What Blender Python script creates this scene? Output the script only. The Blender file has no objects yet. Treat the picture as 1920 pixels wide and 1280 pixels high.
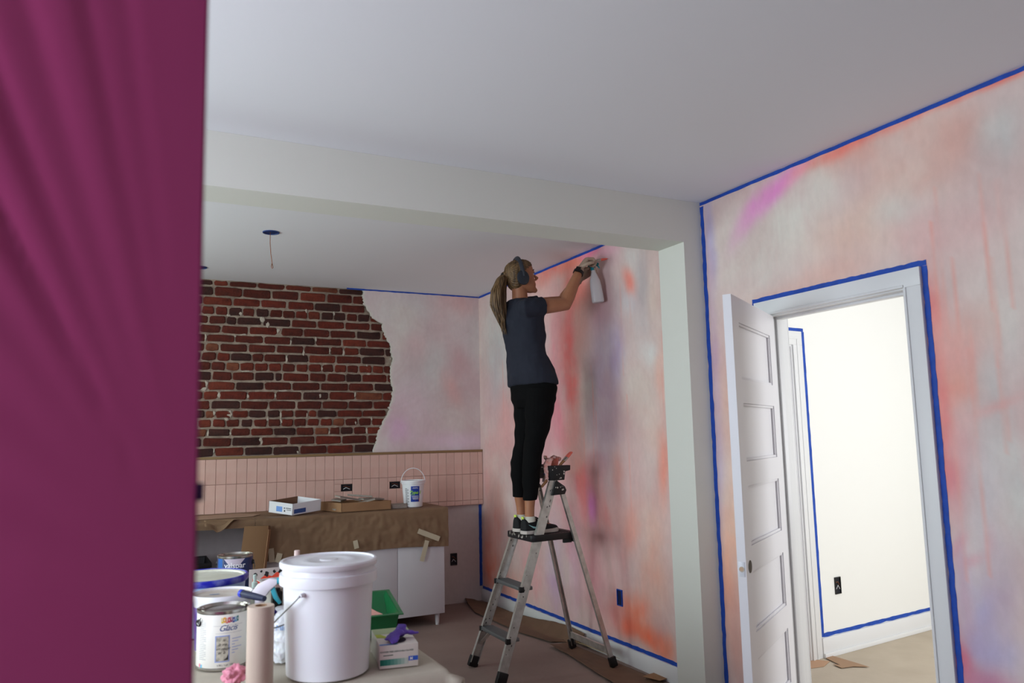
import bpy, bmesh, math, random
import numpy as np
from mathutils import Vector, Matrix, noise
random.seed(7); RNG = np.random.default_rng(7)
SC = bpy.context.scene; COL = SC.collection

# ---------------------------------------------------------------- camera (solved from the room's own straight edges)
F_PX, YAW, PITCH, ROLL = 1434.763, 0.46355, 0.12438, -0.02062
CAM = Vector((0, 0, 1.47424))
_fw = Vector((math.sin(YAW)*math.cos(PITCH), math.cos(YAW)*math.cos(PITCH), math.sin(PITCH)))
_r0 = Vector((math.cos(YAW), -math.sin(YAW), 0)); _u0 = _r0.cross(_fw)
_r = _r0*math.cos(ROLL) + _u0*math.sin(ROLL); _u = -_r0*math.sin(ROLL) + _u0*math.cos(ROLL)
cd = bpy.data.cameras.new('camera'); cam = bpy.data.objects.new('camera', cd); COL.objects.link(cam)
cd.sensor_width = 36; cd.lens = F_PX/1920*36; cd.clip_start = 0.05
cam.matrix_world = Matrix(((_r.x, _u.x, -_fw.x, CAM.x), (_r.y, _u.y, -_fw.y, CAM.y), (_r.z, _u.z, -_fw.z, CAM.z), (0, 0, 0, 1)))
cd.dof.use_dof = True; cd.dof.focus_distance = 4.7; cd.dof.aperture_fstop = 3.0
SC.camera = cam
def ray(x, y): return (_fw + _r*((x-960)/F_PX) - _u*((y-640)/F_PX)).normalized()
def onX(x, y, X): d = ray(x, y); return CAM + d*((X-CAM.x)/d.x)
def onY(x, y, Y): d = ray(x, y); return CAM + d*((Y-CAM.y)/d.y)
def onZ(x, y, Z): d = ray(x, y); return CAM + d*((Z-CAM.z)/d.z)

# ---------------------------------------------------------------- world, daylight at the windows, exposure
XR, YB, YF, YK, ZB, XP, ZC = 2.961, 6.625, 3.413, 3.650, 2.573, 2.828, 2.82
XL, YN = -2.1, -2.2
w = bpy.data.worlds.new('sky'); SC.world = w; w.use_nodes = True
w.node_tree.nodes['Background'].inputs[0].default_value = (0.62, 0.78, 1.0, 1)
w.node_tree.nodes['Background'].inputs[1].default_value = 1.0
def daylight(name, loc, target, sx, sy, power, color):
    l = bpy.data.lights.new(name, 'AREA'); l.shape = 'RECTANGLE'; l.size = sx; l.size_y = sy; l.energy = power; l.color = color
    o = bpy.data.objects.new(name, l); COL.objects.link(o); o.location = loc
    o.rotation_euler = (Vector(target)-Vector(loc)).to_track_quat('-Z', 'Y').to_euler()
    return o
daylight('daylight_kitchen_window', (XL+0.02, 4.95, 1.62), (3, 4.95, 2.8), 1.50, 1.45, 41, (0.86, 1.0, 0.93))
daylight('daylight_front_window', (XL+0.02, 1.85, 1.62), (3, 1.85, 3.2), 1.60, 1.45, 70, (0.80, 0.91, 1.0))
daylight('daylight_hall_window', (4.85, 0.47, 1.65), (4.85, 5, 1.55), 1.50, 1.5, 50, (0.97, 0.985, 1.0))
vs = SC.view_settings; vs.view_transform = 'Standard'; vs.look = 'None'; vs.exposure = 0.38; vs.gamma = 1.0; vs.use_curve_mapping = False

# ---------------------------------------------------------------- helpers
def s2l(c):
    c = c/255.0; return c/12.92 if c <= 0.04045 else ((c+0.055)/1.055)**2.4
def lin(c): return (s2l(c[0]), s2l(c[1]), s2l(c[2]), 1.0)
class MB:
    def __init__(s): s.v = []; s.f = []
    def add(s, vs, fs):
        o = len(s.v); s.v += [tuple(p) for p in vs]; s.f += [tuple(i+o for i in f) for f in fs]; return s
    def box(s, x0, x1, y0, y1, z0, z1):
        return s.add([(x0,y0,z0),(x1,y0,z0),(x1,y1,z0),(x0,y1,z0),(x0,y0,z1),(x1,y0,z1),(x1,y1,z1),(x0,y1,z1)],
                     [(3,2,1,0),(4,5,6,7),(0,1,5,4),(1,2,6,5),(2,3,7,6),(3,0,4,7)])
    def obox(s, c, ax, ay, az, hx, hy, hz):
        c = Vector(c); vs = []
        for k in (-1, 1):
            for i, j in ((-1,-1),(1,-1),(1,1),(-1,1)): vs.append(c + ax*(i*hx) + ay*(j*hy) + az*(k*hz))
        return s.add(vs, [(3,2,1,0),(4,5,6,7),(0,1,5,4),(1,2,6,5),(2,3,7,6),(3,0,4,7)])
    def bar(s, p0, p1, wx, wy, side=(0, 1, 0)):
        p0 = Vector(p0); p1 = Vector(p1); az = (p1-p0).normalized(); ay = Vector(side); ay = (ay-az*ay.dot(az)).normalized(); ax = ay.cross(az)
        return s.obox((p0+p1)/2, ax, ay, az, wx/2, wy/2, (p1-p0).length/2)
    def loft(s, rings, cap0=True, cap1=True, closed=True):
        n = len(rings[0]); vs = [p for r in rings for p in r]; fs = []
        m = n if closed else n-1
        for i in range(len(rings)-1):
            for j in range(m):
                k = (j+1) % n; fs.append((i*n+j, i*n+k, (i+1)*n+k, (i+1)*n+j))
        if cap0: fs.append(tuple(reversed(range(n))))
        if cap1: fs.append(tuple(range((len(rings)-1)*n, len(rings)*n)))
        return s.add(vs, fs)
    def tube(s, pts, r, n=10, sy=1.0, caps=True, up=None):
        pts = [Vector(p) for p in pts]; rs = list(r) if hasattr(r, '__len__') else [r]*len(pts); rings = []; prev = None
        for i, p in enumerate(pts):
            t = (pts[min(i+1, len(pts)-1)] - pts[max(i-1, 0)]).normalized()
            if prev is None:
                a = Vector(up) if up is not None else (Vector((0,0,1)) if abs(t.z) < 0.9 else Vector((1,0,0)))
            else: a = prev
            a = (a - t*a.dot(t)).normalized(); b = t.cross(a); prev = a
            rr = rs[i]; ra, rb = rr if hasattr(rr, '__len__') else (rr*sy, rr)
            rings.append([p + a*(ra*math.sin(2*math.pi*k/n)) + b*(rb*math.cos(2*math.pi*k/n)) for k in range(n)])
            rings[-1].reverse()
        return s.loft(rings, caps, caps)
    def cyl(s, p0, p1, r0, r1=None, n=20, caps=True): return s.tube([p0, p1], [r0, r0 if r1 is None else r1], n, caps=caps)
    def lathe(s, prof, n=40, c=(0,0,0), a0=0.0, a1=2*math.pi):
        full = abs(a1-a0-2*math.pi) < 1e-6; m = n if full else n+1
        rings = [[(c[0]+r*math.cos(a0+(a1-a0)*k/n), c[1]+r*math.sin(a0+(a1-a0)*k/n), c[2]+z) for k in range(m)] for r, z in prof]
        return s.loft(rings, False, False, full)
    def prism(s, poly, o, ax, ay, az, d):
        o, ax, ay, az = map(Vector, (o, ax, ay, az)); n = len(poly)
        a = [o+ax*p[0]+ay*p[1] for p in poly]; b = [q+az*d for q in a]
        return s.add(a+b, [tuple(reversed(range(n))), tuple(range(n, 2*n))] + [(i, (i+1) % n, n+(i+1) % n, n+i) for i in range(n)])
    def grid(s, fn, nu, nv, flip=False):
        vs = [fn(i/nu, j/nv) for j in range(nv+1) for i in range(nu+1)]
        fs = []
        for j in range(nv):
            for i in range(nu):
                a = j*(nu+1)+i; q = (a, a+1, a+nu+2, a+nu+1); fs.append(q[::-1] if flip else q)
        return s.add(vs, fs)
    def ball(s, c, rx, ry=None, rz=None, nu=16, nv=10):
        ry = rx if ry is None else ry; rz = rx if rz is None else rz
        return s.lathe([(1e-7 if j in (0, nv) else math.sin(math.pi*j/nv), -math.cos(math.pi*j/nv)) for j in range(nv+1)], nu).xf_last(nu*(nv+1), c, rx, ry, rz)
    def xf_last(s, n, c, sx, sy, sz):
        for i in range(len(s.v)-n, len(s.v)): v = s.v[i]; s.v[i] = (c[0]+v[0]*sx, c[1]+v[1]*sy, c[2]+v[2]*sz)
        return s
    def xf(s, m): s.v = [tuple(m @ Vector(p)) for p in s.v]; return s
    def mesh(s, name, smooth=35, bevel=0, seg=2, thick=0):
        me = bpy.data.meshes.new(name); me.from_pydata(s.v, [], s.f)
        if bevel or thick:
            bm = bmesh.new(); bm.from_mesh(me)
            if thick: bmesh.ops.recalc_face_normals(bm, faces=bm.faces); bmesh.ops.solidify(bm, geom=bm.faces[:], thickness=thick)
            if bevel:
                bm.normal_update()
                es = [e for e in bm.edges if len(e.link_faces) == 2 and e.calc_face_angle(0) > 0.5]
                bmesh.ops.bevel(bm, geom=es, offset=bevel, segments=seg, profile=0.5, affect='EDGES', clamp_overlap=True)
            bm.to_mesh(me); bm.free()
        me.update(); shade(me, smooth); return me
def shade(me, ang=35):
    me.polygons.foreach_set('use_smooth', [True]*len(me.polygons))
    if ang < 180: me.set_sharp_from_angle(angle=math.radians(ang))
def tag(o, label=None, cat=None, group=None, kind=None):
    if label: o['label'] = label
    if cat: o['category'] = cat
    if group: o['group'] = group
    if kind: o['kind'] = kind
    return o
def ob(name, mb, mt, parent=None, loc=None, rotz=None, smooth=35, bevel=0, seg=2, thick=0, **kw):
    me = mb.mesh(name, smooth, bevel, seg, thick) if isinstance(mb, MB) else mb
    if mt is not None: me.materials.clear(); me.materials.append(mt)
    o = bpy.data.objects.new(name, me); COL.objects.link(o)
    if parent is not None: o.parent = parent
    if loc is not None: o.location = loc
    if rotz is not None: o.rotation_euler = (0, 0, rotz)
    return tag(o, **kw)
def thing(name, label, cat, loc=(0, 0, 0), rotz=0.0, group=None):
    o = bpy.data.objects.new(name, None); COL.objects.link(o); o.location = loc; o.rotation_euler = (0, 0, rotz); o.empty_display_size = 0.1
    return tag(o, label, cat, group)
def struct(name, mb, mt, label=None, **kw): return ob(name, mb, mt, kind='structure', label=label, **kw)
def remesh(mb, voxel, smooth=4, fac=0.5):
    me = mb.mesh('tmp', 180); o = bpy.data.objects.new('tmp', me); COL.objects.link(o)
    m = o.modifiers.new('r', 'REMESH'); m.mode = 'VOXEL'; m.voxel_size = voxel; m.use_smooth_shade = True
    if smooth: k = o.modifiers.new('s', 'SMOOTH'); k.iterations = smooth; k.factor = fac
    dg = bpy.context.evaluated_depsgraph_get(); r = bpy.data.meshes.new_from_object(o.evaluated_get(dg))
    bpy.data.objects.remove(o); bpy.data.meshes.remove(me); shade(r, 180); return r
def displace(me, fn):
    n = len(me.vertices); co = np.empty(n*3, np.float32); no = np.empty(n*3, np.float32)
    me.vertices.foreach_get('co', co); me.vertex_normals.foreach_get('vector', no); co = co.reshape(-1, 3); no = no.reshape(-1, 3)
    d = np.array([fn(Vector(p)) for p in co.tolist()], np.float32); me.vertices.foreach_set('co', (co+no*d[:, None]).ravel()); me.update(); return me
def text_mb(body, size, shear=0.0, offset=0.0, align='CENTER', space=1.0):
    cu = bpy.data.curves.new('t', 'FONT'); cu.body = body; cu.size = size; cu.shear = shear; cu.align_x = align; cu.offset = offset; cu.space_character = space
    o = bpy.data.objects.new('t', cu); COL.objects.link(o); dg = bpy.context.evaluated_depsgraph_get()
    me = bpy.data.meshes.new_from_object(o.evaluated_get(dg)); mb = MB(); mb.v = [tuple(v.co) for v in me.vertices]; mb.f = [tuple(p.vertices) for p in me.polygons]
    bpy.data.objects.remove(o); bpy.data.curves.remove(cu); bpy.data.meshes.remove(me); return mb
def wrap(mb, r, a, z, taper=0.0):
    # bend flat x,y print round a vertical cylinder; a is the direction it faces
    out = []
    for x, y, _ in mb.v:
        rr = r + taper*(z+y); t = a + x/rr; out.append((rr*math.cos(t), rr*math.sin(t), z+y))
    mb.v = out; return mb
def rect(x0, x1, y0, y1, nx=1):
    m = MB(); m.grid(lambda u, v: (x0+(x1-x0)*u, y0+(y1-y0)*v, 0), nx, 1); return m
_M = {}
def mat(name, c, rough=0.6, metal=0.0, bump=None, var=None, spec=0.5, trans=0.0, alpha=1.0, sss=0.0, coat=0.0, rnd=0.0, ior=1.45, sheen=0.0):
    """c: sRGB 0-255; bump=(scale,strength[,stretch]); var=(scale, colour2, amount[,detail[,stretch]]); rnd: per-object value jitter"""
    if name in _M: return _M[name]
    m = bpy.data.materials.new(name); m.use_nodes = True; nt = m.node_tree; N = nt.nodes; L = nt.links; b = N['Principled BSDF']; _M[name] = m
    b.inputs['Base Color'].default_value = lin(c); b.inputs['Roughness'].default_value = rough; b.inputs['Metallic'].default_value = metal
    b.inputs['Specular IOR Level'].default_value = spec; b.inputs['Transmission Weight'].default_value = trans; b.inputs['Alpha'].default_value = alpha
    b.inputs['Coat Weight'].default_value = coat; b.inputs['IOR'].default_value = ior; b.inputs['Sheen Weight'].default_value = sheen
    if sss: b.inputs['Subsurface Weight'].default_value = sss; b.inputs['Subsurface Scale'].default_value = 0.01
    tc = N.new('ShaderNodeTexCoord'); col = None
    def stretched(st):
        if not st: return tc.outputs['Object']
        mp = N.new('ShaderNodeMapping'); mp.inputs['Scale'].default_value = st; L.new(tc.outputs['Object'], mp.inputs[0]); return mp.outputs[0]
    if var:
        t = N.new('ShaderNodeTexNoise'); t.inputs['Scale'].default_value = var[0]; t.inputs['Detail'].default_value = var[3] if len(var) > 3 else 6
        L.new(stretched(var[4] if len(var) > 4 else None), t.inputs['Vector'])
        r = N.new('ShaderNodeMapRange'); r.inputs[1].default_value = 0.38; r.inputs[2].default_value = 0.68; r.inputs[4].default_value = var[2]; L.new(t.outputs[0], r.inputs[0])
        x = N.new('ShaderNodeMix'); x.data_type = 'RGBA'; x.inputs[6].default_value = lin(c); x.inputs[7].default_value = lin(var[1]); L.new(r.outputs[0], x.inputs[0]); col = x.outputs[2]
    if rnd:
        oi = N.new('ShaderNodeObjectInfo'); r = N.new('ShaderNodeMapRange'); r.inputs[3].default_value = 1-rnd; r.inputs[4].default_value = 1+rnd; L.new(oi.outputs['Random'], r.inputs[0])
        h = N.new('ShaderNodeHueSaturation'); L.new(r.outputs[0], h.inputs['Value'])
        if col is not None: L.new(col, h.inputs['Color'])
        else: h.inputs['Color'].default_value = lin(c)
        col = h.outputs[0]
    if col is not None: L.new(col, b.inputs['Base Color'])
    if bump:
        t = N.new('ShaderNodeTexNoise'); t.inputs['Scale'].default_value = bump[0]; t.inputs['Detail'].default_value = 5; L.new(stretched(bump[2] if len(bump) > 2 else None), t.inputs['Vector'])
        k = N.new('ShaderNodeBump'); k.inputs['Strength'].default_value = bump[1]; k.inputs['Distance'].default_value = 0.01; L.new(t.outputs[0], k.inputs['Height']); L.new(k.outputs[0], b.inputs['Normal'])
    return m
def paint_mat(name, rough=0.75):
    m = bpy.data.materials.new(name); m.use_nodes = True; N = m.node_tree.nodes; L = m.node_tree.links; b = N['Principled BSDF']
    a = N.new('ShaderNodeAttribute'); a.attribute_name = 'paint'; b.inputs['Roughness'].default_value = rough; b.inputs['Specular IOR Level'].default_value = 0.3
    tc = N.new('ShaderNodeTexCoord'); mp = N.new('ShaderNodeMapping'); mp.inputs['Scale'].default_value = (1, 1, 0.6); L.new(tc.outputs['Object'], mp.inputs[0])
    t = N.new('ShaderNodeTexNoise'); t.inputs['Scale'].default_value = 38; t.inputs['Detail'].default_value = 7; L.new(mp.outputs[0], t.inputs['Vector'])
    r = N.new('ShaderNodeMapRange'); r.inputs[1].default_value = 0.3; r.inputs[2].default_value = 0.7; r.inputs[3].default_value = 0.97; r.inputs[4].default_value = 1.03; L.new(t.outputs[0], r.inputs[0])
    h = N.new('ShaderNodeHueSaturation'); L.new(a.outputs['Color'], h.inputs['Color']); L.new(r.outputs[0], h.inputs['Value']); L.new(h.outputs[0], b.inputs['Base Color'])
    t2 = N.new('ShaderNodeTexNoise'); t2.inputs['Scale'].default_value = 90; L.new(tc.outputs['Object'], t2.inputs['Vector'])
    k = N.new('ShaderNodeBump'); k.inputs['Strength'].default_value = 0.05; k.inputs['Distance'].default_value = 0.01; L.new(t2.outputs[0], k.inputs['Height']); L.new(k.outputs[0], b.inputs['Normal'])
    return m
def set_paint(me, srgb):
    c = np.asarray(srgb, float)/255.0; c = np.where(c <= 0.04045, c/12.92, ((np.maximum(c, 0)+0.055)/1.055)**2.4)
    a = me.color_attributes.new('paint', 'FLOAT_COLOR', 'POINT'); full = np.ones((len(c), 4), np.float32); full[:, :3] = c; a.data.foreach_set('color', full.ravel())
def vnoise(x, y, seed):
    r = np.random.default_rng(seed).random((64, 64)); xi = np.floor(x).astype(int); yi = np.floor(y).astype(int); fx = x-xi; fy = y-yi
    fx = fx*fx*(3-2*fx); fy = fy*fy*(3-2*fy); g = lambda i, j: r[i % 64, j % 64]
    return (g(xi, yi)*(1-fx)+g(xi+1, yi)*fx)*(1-fy)+(g(xi, yi+1)*(1-fx)+g(xi+1, yi+1)*fx)*fy
def fbm(x, y, seed, o=4):
    t = 0; a = 0.5
    for k in range(o): t = t + a*vnoise(x*2**k+k*7.3, y*2**k+k*3.1, seed+k); a *= 0.5
    return t/(1-0.5**o)
X_, Y_, Z_ = Vector((1,0,0)), Vector((0,1,0)), Vector((0,0,1))

# ---------------------------------------------------------------- materials
WHITE = mat('white_wall_paint', (219, 219, 210), 0.8, bump=(60, 0.04))
CEIL = mat('ceiling_paint', (230, 230, 234), 0.85, bump=(50, 0.04))
TRIM = mat('white_trim_gloss', (232, 232, 232), 0.35)
PRIMER = mat('primed_wall', (205, 196, 194), 0.85, var=(3, (190, 180, 178), 0.6), bump=(60, 0.05))
BLUE = mat('blue_tape', (20, 74, 178), 0.6, var=(25, (16, 58, 146), 0.6), bump=(70, 0.1))
FLOORM = mat('floor_paper', (146, 126, 118), 0.85, var=(1.6, (124, 104, 98), 0.8, 8), bump=(35, 0.12))
HALLF = mat('hall_floor_paper', (196, 182, 162), 0.85, var=(2.5, (180, 165, 145), 0.8, 8), bump=(35, 0.1))
KRAFT = mat('kraft_paper', (134, 106, 80), 0.75, var=(4, (112, 86, 64), 0.8), bump=(14, 0.25))
BLACK = mat('black_plastic', (18, 18, 20), 0.45, bump=(80, 0.05))
MORTAR = mat('mortar', (166, 150, 134), 0.95, var=(14, (118, 100, 88), 0.8, 8), bump=(60, 0.6))

# ---------------------------------------------------------------- room shell
struct('floor', MB().box(XL, XR+0.06, YN, YB+0.3, -0.08, 0), FLOORM, 'brown paper covered floor of the room')
struct('floor_hall', MB().box(XR+0.06, 6.6, 0.3, 5.6, -0.08, 0), HALLF, 'pale paper covered floor of the next room')
struct('ceiling', MB().box(XL-0.15, 6.6, YN-0.15, YB+0.3, ZC, ZC+0.08), CEIL, 'flat white plaster ceiling')
struct('ceiling_beam', MB().box(XL, XR-0.0005, YF, YK, ZB, ZC-0.0005), WHITE, 'white boxed beam dropping below the ceiling')
struct('wall_pilaster', MB().box(XP, XR-0.0005, YF, YK, 0, ZB), WHITE, 'white pilaster carrying the beam end')
# left wall with its two windows, rear wall behind the photographer, hall walls
def wall_with_windows(name, axis, at, thick, a0, a1, holes, mt, label):
    m = MB()
    cuts = sorted(holes)
    def seg(p, q, z0, z1):
        if axis == 'X': m.box(min(at, at+thick), max(at, at+thick), p, q, z0, z1)
        else: m.box(p, q, min(at, at+thick), max(at, at+thick), z0, z1)
    c = a0
    for (p, q, z0, z1) in cuts:
        seg(c, p, 0, ZC); seg(p, q, 0, z0); seg(p, q, z1, ZC); c = q
    seg(c, a1, 0, ZC)
    return struct(name, m, mt, label)
wall_with_windows('wall_left', 'X', XL, -0.15, YN, YB+0.3, [(1.05, 2.65, 0.9, 2.35), (4.2, 5.7, 0.9, 2.35)], WHITE, 'white wall with two windows')
wall_with_windows('wall_front', 'Y', YN, -0.15, XL, XR+0.12, [], WHITE, 'white wall behind the photographer')
wall_with_windows('wall_hall_end', 'X', 6.45, 0.15, 0.3, 5.6, [], WHITE, 'white end wall of the next room')
wall_with_windows('wall_hall_near', 'Y', 0.45, -0.15, XR+0.12, 6.45, [(4.1, 5.6, 0.9, 2.4)], WHITE, 'white near wall of the next room')
def window_frame(name, axis, at, a0, a1, z0, z1, label):
    m = MB(); f = 0.06
    for (p, q, u, v) in ((a0, a1, z0, z0+f), (a0, a1, z1-f, z1), (a0, a0+f, z0+f, z1-f), (a1-f, a1, z0+f, z1-f), (a0+f, a1-f, (z0+z1)/2-0.02, (z0+z1)/2+0.02)):
        if axis == 'X': m.box(at-0.03, at+0.03, p, q, u, v)
        else: m.box(p, q, at-0.03, at+0.03, u, v)
    struct(name, m, TRIM, label)
window_frame('window_1', 'X', XL-0.08, 1.05, 2.65, 0.9, 2.35, 'white window frame in the left wall of the front part')
window_frame('window_2', 'X', XL-0.08, 4.2, 5.7, 0.9, 2.35, 'white window frame in the left wall of the kitchen')
window_frame('window_3', 'Y', 0.37, 4.1, 5.6, 0.9, 2.4, 'white window frame in the next room')

# ---------------------------------------------------------------- right wall: one painted plane with the doorway
DY0, DY1, DZ = 2.125, 2.943, 2.082       # rough opening
ys = np.unique(np.round(np.concatenate([np.arange(YN, 1.5, 0.1), np.arange(1.5, YB+0.001, 0.0155), [DY0, DY1, YB]]), 5))
zs = np.unique(np.round(np.concatenate([np.arange(0, ZC, 0.0155), [DZ, ZC]]), 5))
def keep(a, lims):
    for q in lims: a = a[(np.abs(a-q) > 0.004) | (a == q)]
    return a
ys = keep(ys, (DY0, DY1, YB)); zs = keep(zs, (DZ, ZC))
GY, GZ = np.meshgrid(ys, zs)
def blob_layers(GY, GZ, base, blobs, conv, seed):
    col = np.empty(GY.shape+(3,)); col[:] = base
    wy = (fbm(GY*2.2, GZ*2.2, seed)-0.5)*0.34 + (fbm(GY*9, GZ*9, seed+9)-0.5)*0.09
    wz = (fbm(GY*2.2+9, GZ*2.2, seed+20)-0.5)*0.40 + (fbm(GY*9, GZ*5+4, seed+29)-0.5)*0.12
    str_ = fbm(GY*30, GZ*2.5, seed+40, 3)
    cl = fbm(GY*3.0+3, GZ*2.6, seed+50, 5)
    th = 0.6+1.4*(fbm(GY*0.9, GZ*0.9, seed+80, 2)-0.5); a1 = GY*np.cos(th)+GZ*np.sin(th); a2 = -GY*np.sin(th)+GZ*np.cos(th)
    brs = fbm(a1*4+wy*6, a2*22+wz*12, seed+85, 3)
    for i, (x, y, rx, ry, c, st, *ang) in enumerate(blobs):
        p = conv(x, y); ex = conv(x+rx, y); ez = conv(x, y+ry)
        sy = max(0.02, abs(ex[0]-p[0])); sz = max(0.02, abs(ez[1]-p[1]))
        k = min(1.0, 2.2*min(sy, sz)+0.15)
        dy = GY-p[0]+wy*k; dz = GZ-p[1]+wz*k
        if ang:
            a = math.radians(ang[0]); dy, dz = dy*math.cos(a)+dz*math.sin(a), -dy*math.sin(a)+dz*math.cos(a)
        d2 = (dy/sy)**2+(dz/sz)**2
        m = st*np.exp(-d2**1.2)*np.clip(0.92+0.4*(str_-0.5)+0.9*(cl-0.5)+0.25*(brs-0.5), 0, 1.15)
        m = np.clip(m, 0, 1)[..., None]; col = col*(1-m)+np.array(c)*m
    g = (fbm(GY*4, GZ*3.2, seed+60, 5)-0.5)[..., None]
    cm = np.clip((fbm(GY*1.9+5, GZ*1.9, seed+64, 5)-0.54)*3.0, 0, 0.36)[..., None]; col = col*(1-cm)+np.array((226, 214, 206))*cm
    col = col + g*np.array((20, 38, 34)) + ((brs-0.5)*np.ones_like(GY))[..., None]*np.array((4, 7, 7)) + ((fbm(GY*46, GZ*1.7, seed+70, 2)-0.5)*4)[..., None]
    lum = col.mean(axis=-1, keepdims=True); return lum+(col-lum)*1.08
CORAL, SALM, HOT, MAG, LAV, MAUVE, CREAM, PEACH, PINK, GREY, RED = (244,128,114), (224,178,166), (238,124,138), (238,150,212), (188,176,208), (178,152,164), (226,218,208), (232,192,174), (232,184,182), (206,210,206), (246,120,116)
blobs_r = [  # photo pixel x, y, radius x, radius y, colour, strength, [tilt]
    # front part of the wall
    (1400,470,70,80,CREAM,.9), (1480,430,60,70,CREAM,.8), (1540,340,40,60,CREAM,.7), (1640,270,120,35,SALM,.9), (1700,330,90,70,SALM,.9), (1610,440,110,60,PEACH,.75), (1560,520,90,30,SALM,.8),
    (1800,260,60,60,SALM,.7), (1880,260,50,60,GREY,.6), (1740,440,50,60,PINK,.9), (1840,420,80,50,PINK,.7), (1680,400,50,30,GREY,.5), (1450,560,60,20,SALM,.6),
    (1420,395,46,18,MAG,1.0,-38), (1462,352,44,16,MAG,1.0,-38), (1500,315,40,14,(244,170,190),.8,-30), (1400,430,44,20,(236,186,214),.6,-40),
    (1560,292,70,14,CORAL,.55), (1660,240,60,13,CORAL,1.0), (1720,214,60,12,CORAL,.9), (1600,268,50,10,CORAL,.8), (1890,145,50,12,CORAL,.95), (1810,182,60,9,CORAL,.6),
    (1332,450,10,90,LAV,.8), (1338,650,9,180,(200,170,188),.9), (1345,900,10,150,LAV,.5), (1366,760,16,90,PEACH,.9), (1378,960,14,150,PEACH,.95), (1372,1080,18,120,(246,178,150),.9), (1385,1200,16,80,SALM,.9),
    (1750,680,22,160,RED,1.0), (1744,600,12,60,RED,.8), (1775,640,45,60,(240,160,152),.9), (1790,720,36,46,(244,160,140),.7), (1830,600,60,50,SALM,.7), (1762,800,18,110,RED,.8), (1785,900,26,80,(236,160,164),.8), (1800,830,30,60,(236,170,170),.6),
    (1850,760,36,110,GREY,.8), (1885,620,26,80,GREY,.6), (1840,900,36,90,(206,200,206),.9), (1900,900,26,120,GREY,.6), (1860,760,50,10,(240,170,164),.6,-20),
    (1802,1020,11,34,HOT,.8,30), (1830,1045,36,9,HOT,.75,-25), (1864,1010,9,30,(238,150,160),.7), (1850,985,30,40,(206,198,206),.5),
    (1850,1130,60,90,LAV,.9), (1890,1060,40,70,(190,168,186),.8), (1815,1090,16,110,(196,152,176),.8), (1870,1230,60,50,LAV,.8), (1805,1240,22,50,(222,120,140),.9), (1860,1290,60,30,(200,130,160),.7), (1790,1150,14,70,(206,140,160),.8),
    # kitchen part
    (1000,650,90,200,(226,178,178),.8), (1100,950,120,200,(230,172,172),.85), (1200,700,60,150,(222,192,186),.6), (1010,900,60,120,(232,178,182),.8),
    (930,640,26,70,GREY,.95), (922,760,20,60,(222,200,202),.8), (935,700,22,60,(206,210,212),.6), (918,860,18,90,(232,186,184),.9), (945,800,20,70,(236,180,178),.8), (925,990,20,90,(226,150,134),.95), (922,1070,20,50,(232,140,116),.9),
    (1015,520,26,26,CORAL,.8), (1040,505,36,22,CORAL,1.0), (1075,490,26,16,(250,150,132),.95), (1105,472,22,10,(242,140,170),.9), (1140,470,24,12,(240,168,186),.7), (1080,545,26,40,(246,140,128),.9), (1025,570,22,40,(238,166,160),.8), (1015,620,12,60,(236,186,192),.7),
    (1045,640,18,90,HOT,.85), (1070,700,14,110,(246,126,122),.95), (1062,640,14,60,(242,128,128),.8), (1045,760,20,70,(236,146,160),.8), (1070,800,18,50,(240,140,140),.75), (1090,620,14,70,(222,160,152),.7), (1125,600,22,40,(212,150,150),.7), (1150,470,20,30,(226,190,196),.6),
    (1105,740,14,110,(196,172,168),.6), (1135,680,30,120,(196,180,196),.7), (1155,660,14,50,(186,166,204),.9), (1130,800,34,60,(196,164,178),.8), (1175,560,22,30,(214,206,210),.8), (1180,500,20,40,(222,214,210),.8), (1177,530,10,26,(246,150,136),.9,-40), (1205,540,14,60,(178,166,170),.7),  # grey-mauve bands mix wall paint with part of the woman's cast shadow, painted in
    (1215,660,26,22,(230,226,222),.95,25), (1200,600,24,40,(218,208,206),.8), (1225,560,16,60,(226,204,192),.8), (1205,740,26,50,(222,198,186),.9), (1222,820,26,60,(226,188,176),.9), (1240,700,10,60,(240,178,160),.8), (1190,900,36,60,(228,180,178),.8), (1242,880,10,70,(246,156,136),.9),
    (1100,920,22,60,(238,136,148),.8), (1112,955,9,30,(222,130,196),.9), (1092,900,10,60,(244,130,120),.7), (1160,980,26,50,(232,160,150),.8), (1185,1000,14,50,(246,132,110),.9,20), (1225,1000,26,70,(232,186,172),.9), (1225,1100,30,60,(236,176,156),.9),
    (1060,1000,16,60,(236,170,176),.8), (1040,1060,14,80,(206,176,214),.85), (1075,1060,16,80,(226,180,198),.8), (1110,1100,20,70,(236,170,176),.8), (1000,1080,30,50,(240,166,170),.9), (960,1100,26,30,(240,158,140),.9), (1150,1150,26,40,(238,160,156),.8),
    (1190,1150,30,40,(246,142,116),.9), (1215,1195,34,20,(248,124,92),1.0), (1180,1180,16,20,(248,118,90),.8), (1245,1220,20,26,(244,150,124),.9), (1080,870,20,30,(244,150,140),.7), (1160,890,9,40,(240,130,110),.6),
]
conv_r = lambda x, y: (lambda p: (p.y, p.z))(onX(x, y, XR))
colr = blob_layers(GY, GZ, (221, 196, 191), blobs_r, conv_r, 3)
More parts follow.
